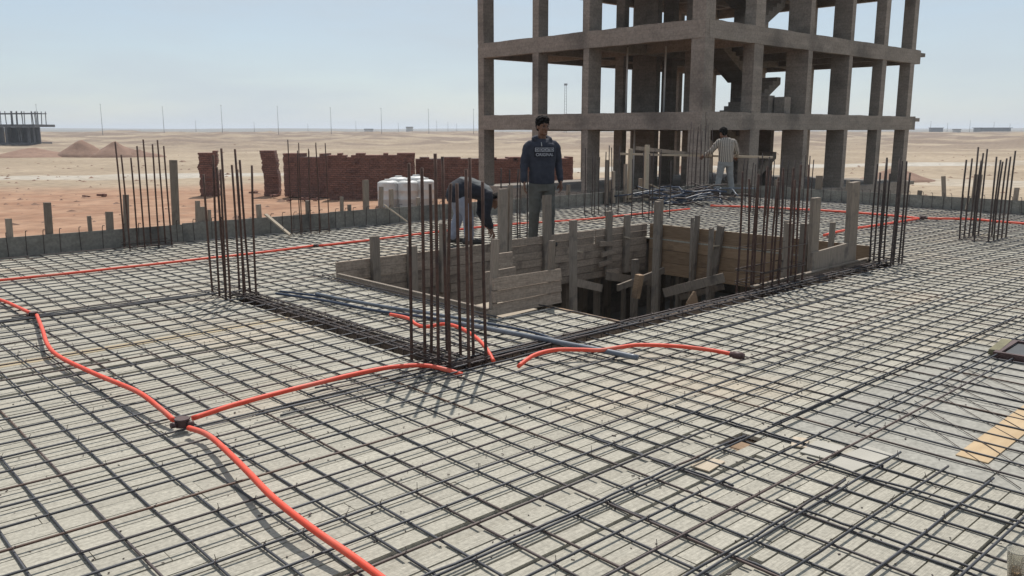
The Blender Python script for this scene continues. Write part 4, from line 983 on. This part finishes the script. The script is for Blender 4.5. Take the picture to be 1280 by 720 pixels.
def worker_standing():
    pos = g(677, 310, 0) + FW*.12; f = -FW + RT*.26; f.normalize()
    t = thing('person', (pos.x, pos.y, .012), 'standing worker in navy hoodie with chest lettering and grey trousers', 'person', rz=math.atan2(f.y, f.x)-PI/2)
    # local: x = own right (image left when facing us), y = forward, z = up
    hd = Vector((0, .035, 1.632)); hf = Vector((-.25, 1, -.16)); hu = Vector((0, .1, 1))
    bm = bmesh.new(); head(bm, hd, hf, hu); chain(bm, [(0, -.02, 1.40), (0, .005, 1.56)], [.062, .055])
    add_loft(bm, [((0, 0, z), (a, 0, 0), (0, b_, 0)) for z, a, b_ in ((.90, .13, .09), (1.05, .13, .09), (1.25, .145, .09), (1.36, .13, .075), (1.43, .07, .06))])
    for s in (-1, 1):
        chain(bm, [(s*.165, -.01, 1.355), (s*.25, -.035+(.03 if s > 0 else -.02), 1.13), (s*(.27 if s > 0 else .257), .03+(.05 if s > 0 else 0), .90)], [.042, .038, .03]); hand(bm, (s*(.27 if s > 0 else .257), .035+(.05 if s > 0 else 0), .885), (s*.05, .18, -1), (-s, .2, 0), .55, 1 if s > 0 else -1)
        chain(bm, [(s*.09, 0, .90), (s*.115, .02, .48), (s*.125, -.01, .09)], [.075, .052, .04])
    link('body', remesh(bm, .0085, skin, 1), t); eyes(t, hd, hf, hu)
    link('hair', cap_hair(hd, hf, hu, hair_m, .014, 1.08), t)
    hoodie_m = pm('navy_hoodie', (.026, .029, .042), (.044, .048, .064), 14, .9, .4, bdist=.008)
    bm = bmesh.new()
    add_loft(bm, [((0, y_, z), (a, 0, 0), (0, b_, 0)) for z, a, b_, y_ in ((.835, .155, .112, 0), (.87, .180, .130, 0), (.93, .182, .134, 0), (1.05, .178, .130, .005), (1.20, .188, .132, .01), (1.32, .198, .128, .01), (1.395, .19, .110, .0), (1.435, .13, .09, -.01), (1.465, .085, .075, -.01))], 24)
    for s in (-1, 1):
        chain(bm, [(s*.165, -.005, 1.385), (s*.205, -.012, 1.35), (s*.252, -.035+(.03 if s > 0 else -.02), 1.13), (s*(.272 if s > 0 else .258), .02+(.05 if s > 0 else 0), .93)], [.062, .064, .056, .044])
        wx_ = .272 if s > 0 else .258; wy_ = .07 if s > 0 else .02; seg(bm, (s*wx_, wy_, .935), .046, (s*wx_, wy_+.008, .905), .04)
    for k in range(9):   # hood lying round the neck
        a = PI*(k/8) + PI; seg(bm, (.105*math.cos(a), .085*math.sin(a)-.0, 1.455+.03*abs(math.sin(a))), .04, (.105*math.cos(a+.35), .085*math.sin(a+.35), 1.455+.03*abs(math.sin(a+.35))), .04, 8)
    for s in (-1, 1): seg(bm, (s*.10, 0, 1.45), .036, (s*.03, .09, 1.40), .024)
    hoodie = link('hoodie', remesh(bm, .011, hoodie_m, 2, .006), t)
    bm = bmesh.new(); add_tube(bm, [(.04, .10, 1.42), (.045, .135, 1.39), (.045, .145, 1.37)], .004, 5); link('drawstring', mesh_of(bm, M['tank'], True), hoodie)
    tr = pm('grey_trousers', (.085, .085, .075), (.125, .122, .11), 10, .9, .3)
    bm = bmesh.new(); add_loft(bm, [((0, 0, z), (a, 0, 0), (0, b_, 0)) for z, a, b_ in ((.76, .17, .115), (.86, .178, .125), (.95, .165, .12))], 20)
    for s in (-1, 1): chain(bm, [(s*.088, 0, .83), (s*.108, .02, .48), (s*.122, -.01, .10)], [.104, .079, .068])
    link('trousers', remesh(bm, .012, tr, 2, .007), t)
    shoes(t, [(-.12, -.01, 0), (.12, -.01, 0)], [(-.2, 1, 0), (.2, 1, 0)])
    # printed chest panel: dark block with two rows of pale lettering, laid on the curve of the chest
    def chest_y(x, z): return .134*math.sqrt(max(0, 1-(x/.200)**2)) + .018
    pm1 = pm('print_dark', (.010, .011, .018), (.016, .017, .026), 30, .8, 0); pm2 = pm('print_pale', (.30, .31, .34), (.38, .39, .42), 30, .8, 0)
    bm = bmesh.new(); nx = 14; V = [[bm.verts.new((-.145+.29*i/nx, chest_y(-.145+.29*i/nx, 0), z)) for i in range(nx+1)] for z in (1.225, 1.36)]
    for i in range(nx): bm.faces.new((V[0][i], V[0][i+1], V[1][i+1], V[1][i]))
    me = mesh_of(bm, pm1); link('print_panel', me, hoodie)
    bm = bmesh.new(); V = [[bm.verts.new((-.132+.264*i/nx, chest_y(-.132+.264*i/nx, 0)+.002, z)) for i in range(nx+1)] for z in (1.296, 1.350)]
    for i in range(nx): bm.faces.new((V[0][i], V[0][i+1], V[1][i+1], V[1][i]))
    link('print_band', mesh_of(bm, pm2), hoodie)
    for txt, z, mt, lift in (('DEDICATED', 1.304, pm1, .004), ('ORIGINAL', 1.239, pm2, .003)):
        cu = bpy.data.curves.new('txt', 'FONT'); cu.body = txt; cu.size = .056; cu.align_x = 'CENTER'; cu.offset = .0012
        ob = bpy.data.objects.new('txt', cu); me = bake(ob)
        w = max(v.co.x for v in me.vertices) - min(v.co.x for v in me.vertices); s = .245/w
        for v in me.vertices:
            x = -v.co.x*s; v.co = Vector((x, chest_y(x, 0)+lift, z+v.co.y))   # reads correctly from in front
        me.materials.clear(); me.materials.append(mt); link('lettering', me, hoodie)
worker_standing()

def worker_bending():
    pos = g(581, 306, 0); f = RT*.95 + FW*.25; f.normalize()
    t = thing('person', (pos.x, pos.y, .012), 'bending worker in dark sweater, sun glare painted grey on its back, and pale blue trousers', 'person', rz=math.atan2(f.y, f.x)-PI/2)
    hd = Vector((0, .45, .60)); hf = Vector((0, .1, -1)); hu = Vector((0, 1, .05))
    sh = Vector((0, .31, .69)); hip = Vector((0, -.06, .76))
    bm = bmesh.new(); head(bm, hd, hf, hu); chain(bm, [sh, hd+Vector((0, -.06, .01))], [.06, .055])
    chain(bm, [hip, sh], [.09, .09])
    for s in (-1, 1):
        chain(bm, [(s*.16, .30, .65), (s*.17, .27, .42), (s*.10, .36, .22)], [.042, .038, .03]); hand(bm, (s*.10, .365, .205), (-s*.2, .5, -1), (0, -1, -.2), .9, 1 if s > 0 else -1)
        chain(bm, [(s*.09, -.06, .72), (s*.10, -.0+s*.04, .46), (s*.11, -.06+s*.10, .09)], [.075, .052, .04])
    link('body', remesh(bm, .0085, skin, 1), t); eyes(t, hd, hf, hu); link('hair', cap_hair(hd, hf, hu, hair_m, .01), t)
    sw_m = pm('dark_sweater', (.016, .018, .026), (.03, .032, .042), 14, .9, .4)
    bm = bmesh.new()
    add_loft(bm, [((0, y_, z), (a, 0, 0), Vector((0, n1, n2))*b_) for y_, z, a, b_, n1, n2 in ((-.115, .60, .165, .125, -1, 0), (-.12, .67, .19, .145, -.97, .2), (-.095, .745, .198, .155, -.75, .66), (-.02, .79, .198, .155, -.2, .98), (.08, .79, .195, .145, .2, .98), (.20, .75, .205, .135, .4, .91), (.30, .71, .20, .12, .4, .91), (.37, .66, .11, .09, .4, .91))], 22)
    for s in (-1, 1):
        chain(bm, [(s*.16, .29, .70), (s*.175, .30, .65), (s*.175, .27, .42), (s*.11, .35, .25)], [.078, .074, .062, .046])
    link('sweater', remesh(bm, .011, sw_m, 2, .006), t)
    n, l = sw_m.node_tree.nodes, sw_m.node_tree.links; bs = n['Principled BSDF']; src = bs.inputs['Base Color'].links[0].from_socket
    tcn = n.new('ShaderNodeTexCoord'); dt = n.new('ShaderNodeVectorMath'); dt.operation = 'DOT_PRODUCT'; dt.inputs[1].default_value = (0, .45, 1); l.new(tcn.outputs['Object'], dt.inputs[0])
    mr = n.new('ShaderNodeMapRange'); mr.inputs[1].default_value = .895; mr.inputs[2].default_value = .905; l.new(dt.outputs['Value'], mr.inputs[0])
    mx_ = n.new('ShaderNodeMix'); mx_.data_type = 'RGBA'; mx_.inputs[7].default_value = (.13, .135, .135, 1); l.new(mr.outputs[0], mx_.inputs[0]); l.new(src, mx_.inputs[6]); l.new(mx_.outputs[2], bs.inputs['Base Color'])  # sun glare on the upper back, painted into the sweater colour as grey
    tr = pm('pale_blue_trousers', (.20, .215, .27), (.28, .295, .35), 10, .9, .3)
    bm = bmesh.new(); add_loft(bm, [((0, y_, z), (a, 0, 0), Vector((0, n1, n2))*b_) for y_, z, a, b_, n1, n2 in ((-.10, .58, .165, .115, 1, 0), (-.10, .64, .172, .12, 1, 0), (-.10, .70, .14, .10, 1, 0))], 20)
    for s in (-1, 1): chain(bm, [(s*.085, -.085, .64), (s*.102, -.01+s*.04, .42), (s*.112, -.06+s*.10, .10)], [.105, .082, .066])
    link('trousers', remesh(bm, .012, tr, 2, .007), t)
    shoes(t, [(-.115, -.16, 0), (.115, .04, 0)], [(-.1, 1, 0), (.1, 1, 0)])
worker_bending()

def worker_striped():
    pos = g(905, 246, 0); f = FW + RT*-.05; f.normalize()
    t = thing('person', (pos.x, pos.y, .012), 'worker in striped shirt and grey trousers, back turned, holding pale poles', 'person', rz=math.atan2(f.y, f.x)-PI/2)
    hd = Vector((-.06, .10, 1.50)); hf = Vector((-.3, 1, -.35)); hu = Vector((0, .3, 1))
    bm = bmesh.new(); head(bm, hd, hf, hu); chain(bm, [(0, .02, 1.30), (-.04, .06, 1.45)], [.06, .054])
    add_loft(bm, [((0, y_, z), (a, 0, 0), (0, b_, 0)) for z, a, b_, y_ in ((.86, .14, .10, 0), (1.0, .14, .10, 0), (1.2, .16, .11, .02), (1.34, .14, .09, .03))])
    el_ = {-1: (-.33, .10, 1.08), 1: (.30, .10, 1.05)}; wr = {-1: (-.46, .33, .95), 1: (.36, .34, .93)}
    for s in (-1, 1):
        chain(bm, [(s*.165, .02, 1.27), el_[s], wr[s]], [.042, .04, .03]); d = Vector(wr[s])-Vector(el_[s]); hand(bm, wr[s], d, (0, 0, -1), 1.6, -s)
        chain(bm, [(s*.09, 0, .86), (s*.14, .02, .46), (s*.20, -.01, .09)], [.075, .052, .04])
    link('body', remesh(bm, .009, skin, 1), t); link('hair', cap_hair(hd, hf, hu, hair_m, .012, 1.12), t)
    sm_ = bpy.data.materials.new('striped_shirt'); sm_.use_nodes = True; n, l = sm_.node_tree.nodes, sm_.node_tree.links
    tcn = n.new('ShaderNodeTexCoord'); wv = n.new('ShaderNodeTexWave'); wv.bands_direction = 'X'; wv.inputs['Scale'].default_value = 7.5; wv.inputs['Distortion'].default_value = .6
    rmp = n.new('ShaderNodeMix'); rmp.data_type = 'RGBA'; rmp.inputs[6].default_value = (.10, .085, .075, 1); rmp.inputs[7].default_value = (.42, .38, .33, 1)
    l.new(tcn.outputs['Object'], wv.inputs[0]); l.new(wv.outputs['Fac'], rmp.inputs[0]); l.new(rmp.outputs[2], n['Principled BSDF'].inputs['Base Color']); n['Principled BSDF'].inputs['Roughness'].default_value = .9
    bm = bmesh.new()
    add_loft(bm, [((0, y_, z), (a, 0, 0), (0, b_, 0)) for z, a, b_, y_ in ((.82, .17, .13, 0), (.90, .18, .135, 0), (1.05, .18, .135, .0), (1.2, .20, .138, .015), (1.30, .195, .125, .025), (1.37, .13, .10, .03), (1.40, .085, .08, .04))], 22)
    for s in (-1, 1): chain(bm, [(s*.16, .02, 1.30), (s*.205, .03, 1.26), el_[s], Vector(el_[s]).lerp(Vector(wr[s]), .8)], [.08, .076, .062, .048])
    link('shirt', remesh(bm, .012, sm_, 2, .006), t)
    tr = pm('blue_grey_trousers', (.19, .195, .195), (.26, .265, .265), 10, .9, .3)
    bm = bmesh.new(); add_loft(bm, [((0, 0, z), (a, 0, 0), (0, b_, 0)) for z, a, b_ in ((.72, .165, .115), (.82, .175, .125), (.92, .16, .12))], 20)
    for s in (-1, 1): chain(bm, [(s*.088, 0, .80), (s*.135, .02, .46), (s*.195, -.01, .10)], [.102, .078, .064])
    link('trousers', remesh(bm, .013, tr, 2, .007), t)
    shoes(t, [(-.19, -.01, 0), (.20, -.01, 0)], [(-.3, 1, 0), (.3, 1, 0)])
    c = Vector((pos.x, pos.y, 0)) + f*.42
    for i, (a, b_, za, zb, w, lab) in enumerate(((-2.5, 1.3, 1.02, .93, .05, 'long pale pole held by the striped shirt worker'), (-2.1, -.2, 1.16, .95, .09, 'wide grey plank end held by the striped shirt worker'))):
        rt = Vector((f.y, -f.x, 0)); p0 = c+rt*a+Vector((0, 0, za)); p1 = c+rt*b_+Vector((0, 0, zb)); d = p1-p0
        o = link('pole' if i == 0 else 'plank', box_me((round(d.length, 2), .03, w), M['paleboard'] if i == 0 else M['stake'], 1), None, (p0+p1)/2+f*.03*i, (0, -math.atan2(d.z, math.hypot(d.x, d.y)), math.atan2(d.y, d.x))); tag(o, lab, 'pole' if i == 0 else 'plank')
worker_striped()
bpy.data.scenes.remove(WS)
# tall warm stakes rising by the far edge, left of the striped worker
for i, (x, yt, yb, w) in enumerate(((789, 186, 238, .10), (810, 181, 236, .12), (783, 205, 240, .07), (760, 200, 245, .09), (768, 214, 245, .07))):
    a, b_ = onY(x, yt, 12.1), onY(x, yb, 12.1)
    o = box('stake', (w, .05, a.z-ZD), (a.x, 12.12, (a.z+ZD)/2), M['paleboard'] if i < 2 else M['stake'], None, (0, random.uniform(-.02, .02), 0), 1)
    tag(o, ['tall pale stake beside the rod pile, shorter of the pair', 'tallest pale stake beside the rod pile', 'grey stake beside the pale pair near the rod pile', 'wide grey stake near the far thin cage', 'short grey stake near the far thin cage'][i], 'stake')

# ------------------------------------------------------------------ hazy desert air
hz = bpy.data.materials.new('desert_haze'); hz.use_nodes = True; hn = hz.node_tree.nodes; hn.clear()
ho = hn.new('ShaderNodeOutputMaterial'); pv = hn.new('ShaderNodeVolumePrincipled')
pv.inputs['Color'].default_value = (.86, .92, 1.0, 1); pv.inputs['Density'].default_value = HAZE; pv.inputs['Anisotropy'].default_value = .3
hz.node_tree.links.new(pv.outputs[0], ho.inputs['Volume'])
tag(box('haze', (19000, 19000, 34), (0, 0, 11), hz), kind='stuff')
